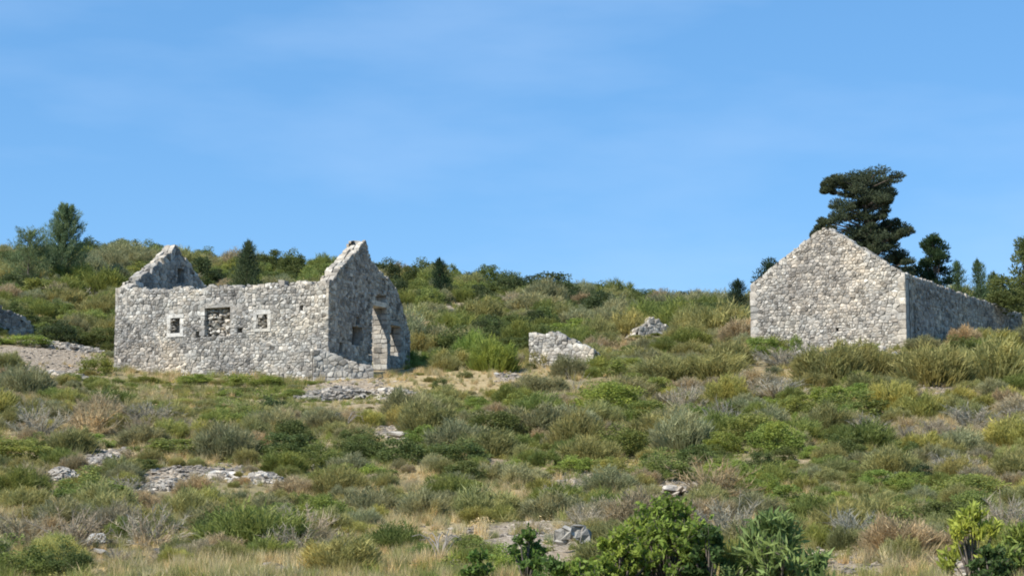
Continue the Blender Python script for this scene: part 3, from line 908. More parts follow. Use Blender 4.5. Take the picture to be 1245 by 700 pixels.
def leafy_mesh(seed, n=3400, leaf=.045, lumps=26, aspect=.55):
    """rounded bush of many leaf clumps with gaps between them"""
    mb = MB(); m = n // lumps
    for k in range(lumps):
        d = unit(1)[0]; d[2] = abs(d[2]) * 1.0; rr = RNG.uniform(.55, .9) ** .7
        c = np.array([d[0] * .4 * rr, d[1] * .4 * rr, .12 + d[2] * .7 * rr]); s = RNG.uniform(.09, .17)
        P = unit(m) * (RNG.random(m) ** .4)[:, None] * np.array([s, s, s * .85]) + c
        D = (P - c) * 3 + np.array([0, 0, .4]) * s + unit(m) * .25
        tone = RNG.random() * .45
        mb.add(*leaves(P, D, leaf * RNG.uniform(.7, 1.3, m), leaf * aspect * RNG.uniform(.7, 1.3, m)), val=np.repeat(np.clip(tone + RNG.random(m) * .55, 0, 1), 4))
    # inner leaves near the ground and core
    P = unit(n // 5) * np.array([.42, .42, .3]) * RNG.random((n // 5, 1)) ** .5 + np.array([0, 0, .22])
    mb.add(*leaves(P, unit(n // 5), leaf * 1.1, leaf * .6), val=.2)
    return mb.mesh('leafy', M_LEAF)

def dead_mesh(seed, n=2000):
    """twiggy leafless bush"""
    mb = MB()
    for k in range(46):
        a = RNG.random() * 6.28; el = RNG.uniform(.25, 1.45); L = RNG.uniform(.4, .58) * (1.0 + .5 * math.sin(el))
        d = np.array([math.cos(a) * math.cos(el), math.sin(a) * math.cos(el), math.sin(el)])
        p0 = np.array([RNG.normal(0, .05), RNG.normal(0, .05), 0]); p1 = p0 + d * L * .55; p2 = p1 + (d + RNG.normal(0, .2, 3)) * L * .45
        mb.add(*tube(p0, p1, .012, .008, 3), val=.8); mb.add(*tube(p1, p2, .008, .004, 3), val=.9)
        m = n // 46
        t = RNG.random((m, 1)); B = np.where(t < .5, p0 + (p1 - p0) * t * 2, p1 + (p2 - p1) * (t * 2 - 1))
        T = B + (d[None] * .5 + RNG.normal(0, .45, (m, 3)) + np.array([0, 0, .2])) * RNG.uniform(.08, .2, (m, 1))
        mb.add(*blades(B, T, .013))
    return mb.mesh('dead', M_LEAF)

def tuft_mesh(kind, n):
    mb = MB()
    if kind == 'grass':
        a = RNG.random(n) * 6.28; r = RNG.random(n) ** .6 * .3; base = np.stack([r * np.cos(a), r * np.sin(a), np.full(n, -.03)], 1)
        tip = base + np.stack([RNG.normal(0, .16, n), RNG.normal(0, .16, n), RNG.uniform(.25, 1.0, n)], 1)
        mb.add(*blades(base, tip, .03))
    elif kind == 'herb':
        P = unit(n) * np.array([.5, .5, .45]) * RNG.random((n, 1)) ** .5; P[:, 2] = np.abs(P[:, 2]) * 1.3
        mb.add(*leaves(P, unit(n) + [0, 0, .5], .14 * RNG.uniform(.6, 1.3, n), .075))
    else:
        base = np.stack([RNG.normal(0, .12, n), RNG.normal(0, .12, n), RNG.random(n) * .3], 1)
        tip = base + np.stack([RNG.normal(0, .3, n), RNG.normal(0, .3, n), RNG.uniform(.1, .6, n)], 1)
        mb.add(*blades(base, tip, .03))
    return mb.mesh('tuft_' + kind, M_TUFT)

BROOM = [broom_mesh(i) for i in range(6)]
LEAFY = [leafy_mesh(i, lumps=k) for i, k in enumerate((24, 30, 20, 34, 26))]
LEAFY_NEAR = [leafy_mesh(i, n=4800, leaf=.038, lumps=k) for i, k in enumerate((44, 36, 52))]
DEAD = [dead_mesh(i) for i in range(4)]
KINDM = {'broom': BROOM, 'leafy': LEAFY, 'near': LEAFY_NEAR, 'dead': DEAD}
NAMES = {'broom': 'broom_bush', 'leafy': 'leafy_bush', 'near': 'leafy_bush', 'dead': 'dead_bush'}
CATS = {'broom': 'shrub', 'leafy': 'bush', 'near': 'bush', 'dead': 'dead shrub'}
PAL = {  # real leaf colours
    'olive': (.305, .288, .108), 'green': (.212, .240, .062), 'bright': (.245, .30, .065), 'dark': (.076, .100, .038), 'yellow': (.355, .34, .098),
    'greygreen': (.295, .286, .145), 'grey': (.375, .33, .25), 'brown': (.40, .32, .19), 'straw': (.59, .475, .26), 'deep': (.125, .152, .045)}

SHRUBS = []      # (x, y, radius) of everything planted, to keep spacing
def shrub(kind, x, y, wd, ht, tone, label, group=None, sink=.06):
    me = random.choice(KINDM[kind]); z = gz(x, y)
    o = link(NAMES[kind], me, None, (x, y, z - sink * ht))
    o.scale = (wd, wd * random.uniform(.85, 1.1), ht); o.rotation_euler = (0, 0, random.uniform(0, 6.28))
    c = PAL[tone]; k = random.uniform(.85, 1.18); h = random.uniform(-.06, .06)
    o.color = (c[0] * k * (1 + h), c[1] * k, c[2] * k * (1 - h), 1)
    tag(o, label, CATS[kind], group); SHRUBS.append((x, y, wd * .5)); return o

# shrubs one can pick out in the photograph: kind, px, base row, width px, height px, tone, label
FEAT = [
 ('leafy', 118, 456, 56, 30, 'green', 'dark green bush at the left foot of the left ruin'),
 ('near', 110, 614, 104, 52, 'green', 'big round green bush below the pale rubble heap at left'),
 ('near', 22, 706, 112, 62, 'green', 'dense green bush cut by the lower left corner'),
 ('near', 82, 700, 66, 52, 'deep', 'dark green bush just left of the large white boulder'),
 ('near', 385, 570, 84, 38, 'green', 'rounded green bush above the single bright white rock'),
 ('broom', 308, 672, 130, 66, 'green', 'wide green broom bush on the lower slope below the white stone row'),
 ('near', 268, 655, 80, 45, 'deep', 'dark green bush left of the wide green broom'),
 ('dead', 372, 658, 70, 46, 'grey', 'grey twiggy bush right of the wide green broom'),
 ('near', 285, 518, 90, 36, 'green', 'green bush below the middle of the left ruin'),
 ('leafy', 330, 510, 46, 34, 'dark', 'dark bush right of the green bush below the left ruin'),
 ('dead', 178, 516, 70, 34, 'grey', 'grey thorny bush below the left end of the left ruin'),
 ('leafy', 20, 560, 100, 34, 'green', 'low green bush at the left edge below the dead stump'),
 ('leafy', 100, 545, 90, 24, 'bright', 'low bright green bush above the low pale stone bank at left'),
 ('leafy', 205, 553, 100, 26, 'green', 'low spreading green bush above the pale scree'),
 ('leafy', 312, 553, 40, 22, 'deep', 'small dark green bush left of the rounded green bush'),
 ('broom', 500, 510, 72, 44, 'greygreen', 'grey-green broom right below the collapsed stone bank'),
 ('leafy', 535, 482, 26, 28, 'deep', 'small dark green bush at the end of the low stone bank'),
 ('near', 598, 532, 90, 40, 'deep', 'wide dark green bush on the slope in the centre'),
 ('broom', 555, 552, 80, 46, 'greygreen', 'grey-green broom left of the wide dark green bush'),
 ('broom', 650, 528, 90, 42, 'greygreen', 'greyish broom right of the wide dark green bush'),
 ('broom', 702, 550, 70, 56, 'olive', 'tall olive broom above the yellow-green low bush'),
 ('near', 742, 502, 100, 46, 'bright', 'bright green bush below the hut remnant'),
 ('leafy', 800, 482, 60, 30, 'green', 'green bush right behind the bright green bush below the hut remnant'),
 ('near', 806, 586, 84, 46, 'green', 'rounded green bush just above the broad pale slab'),
 ('leafy', 745, 576, 66, 24, 'yellow', 'low yellow-green bush left of the rounded green bush'),
 ('leafy', 700, 572, 56, 22, 'bright', 'low green bush left of the low yellow-green bush'),
 ('dead', 868, 604, 82, 50, 'brown', 'brown-grey dry bush right of the broad pale slab'),
 ('near', 925, 604, 62, 42, 'bright', 'bright green bush leaning right beside the brown-grey dry bush'),
 ('near', 915, 538, 84, 44, 'green', 'olive-green leafy bush below the grey bush pair'),
 ('dead', 880, 526, 54, 44, 'grey', 'grey bush left of the olive-green leafy bush'),
 ('dead', 832, 506, 50, 42, 'grey', 'grey bush over a dark hollow right of the bright green bush'),
 ('dead', 945, 482, 70, 30, 'grey', 'low grey bush on the slope below the right house'),
 ('leafy', 1035, 506, 96, 38, 'green', 'wide green bush on the slope below the right house'),
 ('leafy', 1165, 502, 32, 28, 'dark', 'small dark bush below the shaded wall of the right house'),
 ('leafy', 1024, 556, 56, 38, 'deep', 'dark green bush in the middle of the right slope'),
 ('near', 1092, 662, 100, 50, 'green', 'green bush at lower right, left of the yellow-green bush'),
 ('near', 1175, 608, 110, 40, 'green', 'long green bush above the yellow-green bush'),
 ('leafy', 1120, 585, 40, 26, 'dark', 'small dark green bush at the left end of the long green bush'),
 ('dead', 1035, 660, 72, 50, 'grey', 'round grey bush at lower right of the long-leaved bush'),
 ('dead', 890, 664, 90, 64, 'grey', 'large grey-brown bush behind the foreground bushes'),
 ('dead', 1222, 652, 64, 54, 'grey', 'grey bush right behind the yellow-green bush'),
 ('leafy', 930, 436, 62, 34, 'bright', 'bright green strip of leaves at the left foot of the right house'),
 ('leafy', 968, 430, 22, 28, 'bright', 'small bright green bush at the foot of the right gable'),
 ('broom', 1010, 462, 88, 52, 'olive', 'tall olive broom in front of the right gable'),
 ('broom', 1052, 456, 72, 44, 'olive', 'straw-tipped broom under the right end of the gable'),
 ('broom', 1132, 466, 92, 56, 'olive', 'wide olive broom in front of the shaded side wall'),
 ('broom', 1205, 462, 90, 56, 'olive', 'olive broom before the far end of the shaded side wall'),
 ('leafy', 1165, 430, 50, 28, 'deep', 'dark green growth against the shaded side wall'),
 ('leafy', 1232, 372, 42, 34, 'deep', 'round green bush growing over the end of the side wall'),
 ('broom', 870, 458, 92, 34, 'olive', 'rounded olive broom left below the right house'),
 ('broom', 810, 462, 92, 32, 'olive', 'rounded olive broom right below the hut remnant'),
 ('broom', 655, 478, 70, 26, 'greygreen', 'low grey-green broom under the hut remnant'),
 ('leafy', 772, 472, 52, 24, 'green', 'green bush between the hut remnant and the olive brooms'),
 ('broom', 600, 450, 58, 44, 'bright', 'bright green broom left of the hut remnant'),
 ('broom', 575, 440, 44, 42, 'bright', 'bright green broom behind the small stone heap'),
 ('broom', 632, 424, 50, 38, 'green', 'green broom directly behind the hut remnant'),
 ('leafy', 700, 412, 90, 30, 'bright', 'bright green bush band behind the hut remnant'),
 ('leafy', 515, 410, 42, 26, 'deep', 'dark green bush on the slope right of the left ruin'),
 ('leafy', 668, 366, 96, 42, 'dark', 'broad dark green bush on the skyline at the centre'),
 ('leafy', 620, 360, 56, 34, 'dark', 'dark green bush on the skyline left of the broad one'),
 ('leafy', 726, 378, 52, 32, 'dark', 'dark green bush right of the broad skyline bush'),
 ('broom', 650, 384, 70, 32, 'greygreen', 'grey-green shrub under the broad dark skyline bush'),
 ('broom', 740, 404, 54, 34, 'greygreen', 'grey shrub left of the triangular wall remnant'),
 ('broom', 845, 412, 60, 44, 'olive', 'tall olive shrub right of the triangular wall remnant'),
 ('leafy', 878, 408, 44, 26, 'deep', 'dark green shrub left of the right house'),
 ('leafy', 500, 352, 36, 36, 'deep', 'dark green bush just right of the broken right gable'),
 ('leafy', 484, 372, 30, 46, 'dark', 'dark shrub touching the right edge of the broken gable'),
 ('leafy', 522, 378, 44, 36, 'green', 'green bush beyond the right edge of the broken gable'),
 ('leafy', 248, 350, 52, 48, 'dark', 'dark green bush seen over the left ruin near the small gable'),
 ('leafy', 165, 345, 60, 30, 'green', 'green bush directly left of the small far gable'),
 ('leafy', 45, 366, 84, 34, 'green', 'green bush above the rounded terrace wall at left'),
 ('leafy', 100, 396, 70, 24, 'green', 'green bush right of the rounded terrace wall'),
 ('leafy', 30, 420, 70, 16, 'bright', 'bright low growth at the foot of the rounded terrace wall'),
 ('leafy', 60, 334, 50, 22, 'deep', 'dark green bush under the tall left pine'),
 ('broom', 150, 320, 70, 28, 'greygreen', 'grey-green shrub on the left skyline right of the tall pine'),
 ('leafy', 936, 352, 46, 34, 'deep', 'dark green bush on the skyline touching the left slope of the right gable'),
 ('leafy', 12, 340, 50, 24, 'olive', 'olive shrub on the skyline at the left edge'),
 ('near', 375, 458, 30, 22, 'green', 'small green bush at the foot of the left ruin near its right corner'),
 ('leafy', 238, 466, 50, 14, 'bright', 'low bright green growth under the middle of the front wall'),
 ('leafy', 310, 470, 90, 18, 'bright', 'low green growth under the right half of the front wall'),
]
for (kind, px, row, wp, hp, tone, label) in FEAT:
    c = on_ground(px, row, 22, 137); k = c.y / F
    if px == 1232: c = Vector((at(1232, 372, 80).x, 80.0, 0))
    o = shrub(kind, c.x, c.y, wp * k * 1.12, hp * k * 1.15, tone, label, sink=.05)
    if px == 1232: o.location.z = at(1232, 376, 80).z - .2; tag(o, kind='thing')

# ------------------------------------------------------------------ random scrub
KEEP_OUT = [(-12.5, 75.2, 6.2), (-10.2, 76.5, 5.0), (-7, 72.5, 3.4), (-14.6, 76.5, 3.6), (-5.5, 73.5, 3.0), (14, 73.5, 3.6), (17.5, 76.5, 3.4), (19.5, 80, 3.2), (21.5, 83.5, 2.6), (1.7, 66.8, 2.0)]
def zone(px, Y):
    if Y > 84: return 'upper'
    if Y < 34: return 'near'
    return 'mid'
COUNT = {}
for (px, row, hw, hh, st) in PALE + STRAW[:3]:
    if st >= .7:
        yy = on_ground(px, row, 22, 138).y; VIS.append((px, hw * .85, yy + 1.5, 7 if yy > 60 else 4))
VIS.append((15, 50, 85, 11))
def hides(px, y):
    for (p, hw, yh, dd) in VIS:
        if abs(px - p) < hw and yh - dd < y < yh: return True
    return False
def plant_random():
    global COUNT
    bins = {}
    def near(x, y, r):
        for a in range(int(x // 3) - 1, int(x // 3) + 2):
            for b in range(int(y // 3) - 1, int(y // 3) + 2):
                for (sx, sy, sr) in bins.get((a, b), ()):
                    if math.hypot(sx - x, sy - y) < (sr + r): return True
        return False
    for (x, y, r) in SHRUBS: bins.setdefault((int(x // 3), int(y // 3)), []).append((x, y, r * .8))
    tries = 0
    while tries < 35000:
        tries += 1
        y = 24 + 118 * random.random() ** .85; x = (random.random() * 2 - 1) * .36 * y
        px, row = proj(x, y, gz(x, y))
        if not (-220 < px < 1460): continue
        if any(math.hypot(x - a, y - b) < r for (a, b, r) in KEEP_OUT): continue
        pv, sv = patch_val(PALE_W, x, y), patch_val(STRAW_W, x, y)
        if pv > .35 or (sv > .5 and random.random() < .85): continue
        dens = fbm(x, y, .13, 5.5, 3)
        far = y > 82
        wd = random.uniform(1.0, 2.3) * (1.5 if far else 1.0) * (.6 if y < 45 else .85 if y < 60 else 1)
        if random.random() < .4: wd *= .65
        if not far and dens < -.3 and random.random() < .6: continue
        if hides(px, y):
            if random.random() < .8: continue
            wd *= .4
        # leave the walls visible: only low plants right in front of them
        low = 1.0
        if 120 < px < 510 and 58 < y < 75: low = .4; wd *= .6
        if 630 < px < 740 and 58 < y < 68: low = .45; wd *= .6
        if 905 < px < 1245 and 60 < y < 70: low = .7
        if 760 < px < 830 and 78 < y < 90: low = .4
        if near(x, y, wd * (.24 if far else .31)): continue
        h = wd * random.uniform(.5, .8) * (.95 if far else .85) * low
        t = fbm(x, y, .09, 21.0, 3); g = fbm(x, y, .16, 41.0, 3) + random.uniform(-.35, .35)
        if far:
            if g > .05: kind, tone = 'leafy', random.choice(['deep', 'dark', 'green', 'deep'])
            elif g > -.4: kind, tone = 'broom', random.choice(['olive', 'green', 'greygreen', 'green'])
            else: kind, tone = 'broom', random.choice(['greygreen', 'brown', 'olive'])
            z = 'on the upper hillside beyond the ruins'
            if row < 390 and t > .1 and kind == 'leafy': h *= 1.15
        else:
            if g > .28: kind, tone = ('near' if y < 50 else 'leafy'), random.choice(['green', 'deep', 'bright', 'green'])
            elif g > -.12: kind, tone = 'broom', random.choice(['olive', 'greygreen', 'green', 'olive'])
            elif g > -.62: kind, tone = 'broom', random.choice(['olive', 'yellow', 'brown', 'greygreen'])
            else: kind, tone = 'dead', random.choice(['grey', 'brown', 'grey'])
            z = 'on the slope below the ruins' if y < 66 else 'level with the ruins'
        if y < 34 and row > 660: z = 'along the bottom edge of the photo'
        kk = (kind if kind != 'near' else 'leafy')
        if COUNT.get(kk, 0) >= 300:
            EXTRA.append((x, y, wd, h, kk, tone)); bins.setdefault((int(x // 3), int(y // 3)), []).append((x, y, wd * .5)); continue
        COUNT[kk] = COUNT.get(kk, 0) + 1
        desc = {'olive': 'olive', 'greygreen': 'grey-green', 'green': 'green', 'deep': 'deep green', 'dark': 'dark green', 'bright': 'bright green', 'brown': 'brownish', 'grey': 'grey', 'yellow': 'yellow-green'}[tone]
        noun = {'broom': 'brushy broom shrub', 'leafy': 'leafy rounded bush', 'dead': 'bare twiggy bush'}[kk]
        lab = locate(desc, kk, wd * F / y, h / wd, px, row)
        if lab: shrub(kind, x, y, wd, h, tone, lab, 'scrub ' + z)
        else: shrub(kind, x, y, wd, h, tone, '%s %s among the scrub %s' % (desc, noun, z), '%s %ss %s' % (desc, noun.replace('bush', 'bushe') if 'bush' in noun else noun, z))
        bins.setdefault((int(x // 3), int(y // 3)), []).append((x, y, wd * .5))
EXTRA = []
LAND = [('the left ruin\'s near corner', 398, 458), ('the left ruin\'s left corner', 136, 445), ('the broken right gable', 455, 430), ('the small far gable', 205, 300), ('the tall skyline pine', 75, 305),
        ('the rounded terrace wall', 22, 388), ('the pale path', 50, 435), ('the hut remnant', 685, 435), ('the triangular wall remnant', 795, 400), ('the right house\'s left corner', 914, 405),
        ('the right house\'s front corner', 1103, 405), ('the shaded side wall', 1185, 400), ('the compact evergreen', 1138, 345), ('the right-edge pine', 1232, 350), ('the tumbled white stone row', 310, 578),
        ('the pale rubble heap', 70, 575), ('the big round green bush', 110, 605), ('the large white boulder', 115, 660), ('the single bright white rock', 386, 567), ('the collapsed stone bank', 420, 474),
        ('the straw meadow', 560, 460), ('the broad pale slab', 825, 600), ('the jagged hollowed rock', 697, 660), ('the brown scree', 640, 650), ('the largest foreground bush', 812, 690), ('the long-leaved bush', 945, 680),
        ('the yellow-green corner bush', 1190, 665), ('the wide dark green bush', 598, 525), ('the bright green bush below the hut', 742, 495), ('the rounded green bush above the slab', 806, 580),
        ('the wide green slope bush', 1035, 502), ('the broad skyline bush', 668, 358), ('the skyline juniper', 536, 345), ('the narrow juniper', 299, 335), ('the pale flat rock slab', 483, 530)]
USED = set()
def locate(desc, kk, wpx, asp, px, row):
    sz = 'tiny' if wpx < 22 else 'small' if wpx < 36 else 'medium' if wpx < 56 else 'large'
    noun = {'broom': 'brushy shrub', 'leafy': 'leafy bush', 'dead': 'twiggy bush'}[kk]
    def rel(l):
        dx, dy = px - l[1], (row - l[2]) * 1.6; far = math.hypot(dx, dy)
        w_ = 'right' if dx > 0 else 'left'; v_ = 'below' if dy > 0 else 'above'
        if abs(dx) > 2 * abs(dy): r = w_ + ' of'
        elif abs(dy) > 2 * abs(dx): r = v_
        else: r = v_ + ' and ' + w_ + ' of'
        return ('just ' if far < 45 else '') + r + ' ' + l[0]
    ls = sorted(LAND, key=lambda l: math.hypot(px - l[1], (row - l[2]) * 1.6))[:3]
    for sh in ('', 'tall ' if asp > .6 else 'low '):
        base = '%s %s%s %s ' % (sz, sh, desc, noun)
        for t in (rel(ls[0]), rel(ls[1]), 'between %s and %s' % (ls[0][0], ls[1][0])):
            lab = base + t
            if len(lab.split()) <= 16 and lab not in USED: USED.add(lab); return lab
    return None
plant_random()
print('random shrubs', COUNT, 'extra', len(EXTRA))

# ------------------------------------------------------------------ ground cover (stuff): instanced tufts
def scatter(name, label, cat, meshes, pts):
    """pts: list (x,y,z,scale(3),rotz,idx,(r,g,b))"""
    coll = bpy.data.collections.new(name + '_pieces')
    for i, me in enumerate(meshes):
        o = bpy.data.objects.new('%s_piece%02d' % (name, i), me); coll.objects.link(o)
    n = len(pts); me = bpy.data.meshes.new(name); me.vertices.add(n)
    me.vertices.foreach_set('co', np.array([p[:3] for p in pts], np.float32).ravel())
    a = me.attributes.new('sc', 'FLOAT_VECTOR', 'POINT'); a.data.foreach_set('vector', np.array([p[3] for p in pts], np.float32).ravel())
    a = me.attributes.new('ro', 'FLOAT_VECTOR', 'POINT'); a.data.foreach_set('vector', np.array([(0, 0, p[4]) for p in pts], np.float32).ravel())
    a = me.attributes.new('idx', 'INT', 'POINT'); a.data.foreach_set('value', np.array([p[5] for p in pts], np.int32))
    a = me.attributes.new('tint', 'FLOAT_COLOR', 'POINT'); a.data.foreach_set('color', np.array([(*p[6], 1) for p in pts], np.float32).ravel())
    o = link(name, me); tag(o, label, cat, kind='stuff')
    g = bpy.data.node_groups.new(name, 'GeometryNodeTree')
    g.interface.new_socket('Geometry', in_out='INPUT', socket_type='NodeSocketGeometry')
    g.interface.new_socket('Geometry', in_out='OUTPUT', socket_type='NodeSocketGeometry')
    gi, go = g.nodes.new('NodeGroupInput'), g.nodes.new('NodeGroupOutput')
    ci = g.nodes.new('GeometryNodeCollectionInfo'); ci.inputs['Collection'].default_value = coll
    ci.inputs['Separate Children'].default_value = True; ci.inputs['Reset Children'].default_value = True
    ip = g.nodes.new('GeometryNodeInstanceOnPoints'); ip.inputs['Pick Instance'].default_value = True
    def na(nm, tp):
        q = g.nodes.new('GeometryNodeInputNamedAttribute'); q.data_type = tp; q.inputs['Name'].default_value = nm
        return next(s for s in q.outputs if s.enabled and s.name == 'Attribute')
    mp_ = g.nodes.new('GeometryNodeMeshToPoints')
    g.links.new(gi.outputs[0], mp_.inputs['Mesh']); g.links.new(mp_.outputs[0], ip.inputs['Points']); g.links.new(ci.outputs[0], ip.inputs['Instance'])
    g.links.new(na('idx', 'INT'), ip.inputs['Instance Index'])
    er = g.nodes.new('FunctionNodeEulerToRotation'); g.links.new(na('ro', 'FLOAT_VECTOR'), er.inputs[0]); g.links.new(er.outputs[0], ip.inputs['Rotation'])
    g.links.new(na('sc', 'FLOAT_VECTOR'), ip.inputs['Scale'])
    g.links.new(ip.outputs[0], go.inputs[0])
    md = o.modifiers.new('scatter', 'NODES'); md.node_group = g
    return o

def vary(c, s=.2):
    k = random.uniform(1 - s, 1 + s); h = random.uniform(-.07, .07)
    return (c[0] * k * (1 + h), c[1] * k, c[2] * k * (1 - h))

def ground_cover():
    grass, herb = [], []
    GR = [tuft_mesh('grass', 80) for _ in range(4)]; HB = [tuft_mesh('herb', 60) for _ in range(3)] + [tuft_mesh('twig', 60) for _ in range(2)]
    n = 0
    while n < 48000:
        n += 1
        y = 20 + 122 * random.random() ** 1.15; x = (random.random() * 2 - 1) * .36 * y
        if any(math.hypot(x - a, y - b) < r * .5 for (a, b, r) in KEEP_OUT): continue
        pv, sv = patch_val(PALE_W, x, y), patch_val(STRAW_W, x, y)
        if pv > .3 and random.random() < .55 + pv * .45: continue
        z = gz(x, y); hd = .65 if hides(proj(x, y, z)[0], y) else 1
        s = hd * random.uniform(.16, .42) * (.75 if y < 50 else 1.1 if y > 80 else 1)
        g = fbm(x, y, .16, 41.0, 2) + random.uniform(-.4, .4)
        if sv > .3 and random.random() < .85: tone = PAL['straw'] if random.random() < .7 else PAL['olive']; typ = 0
        elif g > .2: tone = PAL[random.choice(['green', 'olive', 'bright', 'green'])]; typ = random.choice([0, 1])
        elif g > -.3: tone = PAL[random.choice(['olive', 'straw', 'straw', 'olive', 'yellow'])]; typ = random.choice([0, 0, 1])
        else: tone = PAL[random.choice(['straw', 'brown', 'straw', 'olive'])]; typ = random.choice([0, 2])
        if typ == 0: grass.append((x, y, z, (s * 1.2, s * 1.2, s), random.random() * 6.28, random.randrange(4), vary(tone)))
        else: herb.append((x, y, z - .02, (s * 1.6, s * 1.6, s), random.random() * 6.28, random.randrange(3) if typ == 1 else 3 + random.randrange(2), vary(tone)))
    GREYR = []
    for me in ROCKS:
        m2 = me.copy(); t = limestone(.08, .24, .42); m2.attributes['tint'].data.foreach_set('color', list((*t, 1)) * len(m2.vertices)); GREYR.append(m2)
    pb = []
    while len(pb) < 6500:
        c = random.choice(PALE_W); x = random.gauss(c[0], c[2] * .6); y = random.gauss(c[1], c[3] * .6)
        if any(math.hypot(x - a, y - b) < r * .8 for (a, b, r) in KEEP_OUT[:5]) or y < 20: continue
        s = random.uniform(.03, .09) * random.choice([1, 1, 1.7]) * (.7 if y < 35 else 1); pb.append((x, y, gz(x, y), (s * 1.4, s * 1.2, s), random.random() * 6.28, random.randrange(8), (1, 1, 1)))
    scatter('loose_stones', 'small loose limestone pieces strewn over the bare pale patches', 'stones', GREYR, pb)
    scatter('dry_grass', 'straw and olive grass tufts growing all over the hillside', 'grass', GR, grass)
    scatter('low_scrub', 'ankle-high herbs and dry twigs growing all over the hillside', 'ground cover', HB, herb)
ground_cover()
if EXTRA:
    def tinted(me):
        m2 = me.copy(); m2.materials.clear(); m2.materials.append(M_TUFT); return m2
    LIST = [tinted(m) for m in BROOM[:4] + LEAFY[:4] + DEAD[:2]]
    pts = []
    for (x, y, wd, h, kk, tone) in EXTRA:
        i = {'broom': random.randrange(4), 'leafy': 4 + random.randrange(4), 'dead': 8 + random.randrange(2)}[kk]
        pts.append((x, y, gz(x, y) - .05 * h, (wd, wd, h), random.random() * 6.28, i, vary(PAL[tone])))
    scatter('hillside_scrub', 'mass of small shrubs filling in between the larger ones', 'scrub', LIST, pts)

# ------------------------------------------------------------------ trees
def tree_object(name, base, label, cat, crown_mb, wood_mb, color, group=None):
    o = empty(name, base); tag(o, label, cat, group)
    cr = link('crown', crown_mb.mesh('crown', M_LEAF), o); cr.color = (*color, 1)
    link('trunk', wood_mb.mesh('trunk', M_BARK), o)
    return o

def pad(mb, c, r, n, leaf, tone=None, up=.5):
    P = unit(n) * (RNG.random((n, 1)) ** .42) * np.array(r) + c
    P[:, 2] = c[2] + (P[:, 2] - c[2]) * np.where(P[:, 2] < c[2], .55, 1.0)
    D = (P - c) + unit(n) * max(r) * .5 + np.array([0, 0, up * max(r)])
    t = RNG.random() * .4 if tone is None else tone
    mb.add(*leaves(P, D, leaf * RNG.uniform(.7, 1.4, n), leaf * .3), val=np.repeat(np.clip(t + RNG.random(n) * .6, 0, 1), 4))

def layered_conifer():
    Y = 90.0; b = at(1058, 398, Y); b.z = gz(b.x, b.y) - .1
    pads = [(1040, 217, 24, 6), (1058, 217, 20, 6), (1022, 224, 16, 6), (1007, 220, 12, 5), (1004, 230, 8, 5), (1088, 219, 14, 5), (1075, 224, 14, 6), (1047, 226, 20, 8), (1062, 232, 16, 7),
            (1030, 236, 16, 7), (1078, 238, 14, 6), (1088, 234, 7, 3), (1045, 244, 20, 8), (1015, 252, 14, 8), (1062, 250, 16, 8), (1082, 246, 7, 4), (1032, 260, 20, 8), (1054, 264, 20, 8), (1074, 262, 10, 5), (1018, 266, 16, 7),
            (990, 277, 7, 4), (983, 285, 5, 3), (1000, 272, 8, 4), (1045, 278, 22, 8), (1072, 277, 18, 7), (1098, 279, 15, 7), (1104, 284, 10, 5), (1030, 288, 20, 8), (1060, 293, 20, 7), (1082, 290, 14, 5),
            (1078, 304, 14, 5), (1092, 312, 15, 6), (1100, 319, 11, 5), (1064, 306, 14, 7), (1045, 304, 16, 8), (1098, 328, 12, 4), (1075, 322, 14, 7), (1050, 325, 16, 8), (1100, 338, 12, 5), (1078, 340, 14, 7), (1030, 310, 16, 9), (1105, 348, 10, 5)]
    cr, wd = MB(), MB(); k = Y / F; bx = np.array(b)
    top = np.array(at(1050, 222, Y)) - bx
    tr = [np.array([0, 0, 0]), np.array([-.05, 0, 2.5]), np.array([.1, .1, 4.6]), top * .85, top]
    rr = [.28, .22, .17, .1, .04]
    for i in range(4): wd.add(*tube(tr[i], tr[i + 1], rr[i], rr[i + 1], 8), val=.5)
    def on_trunk(z):
        z = max(.5, z)
        for i in range(4):
            if tr[i][2] <= z <= tr[i + 1][2]: return tr[i] + (tr[i + 1] - tr[i]) * (z - tr[i][2]) / (tr[i + 1][2] - tr[i][2])
        return tr[-1]
    for _ in range(34):
        q = random.choice(pads[:41]); pads.append((max(1008, min(1092, q[0] + random.uniform(-10, 10))), max(218, q[1] + random.gauss(0, 6)), random.uniform(4, 9), random.uniform(3, 5)))
    pads = [(1052 + (q[0] - 1052) * .9, q[1], q[2] * .9, q[3]) for q in pads]
    for (px, row, hw, hh) in pads:
        for rep in range(3):
            dy = random.uniform(-1.7, 1.7) if rep else random.uniform(-.5, .5)
            p = np.array(at(px + random.uniform(-4, 4) * rep, row + random.uniform(-2, 2) * rep, Y)) - bx; p[1] += dy
            f = 1.0 if rep == 0 else .8
            pad(cr, p, (hw * k * f * 1.1, hw * k * .85 * f, hh * k * 1.25), 360, .15, up=.3)
            s = on_trunk(p[2] - .5); wd.add(*tube(s, p, .05, .02, 4), val=.5)
    o = tree_object('layered_conifer', b, 'tall dark conifer with flat layered branches behind the right gable', 'tree', cr, wd, (.08, .1, .055))
layered_conifer()

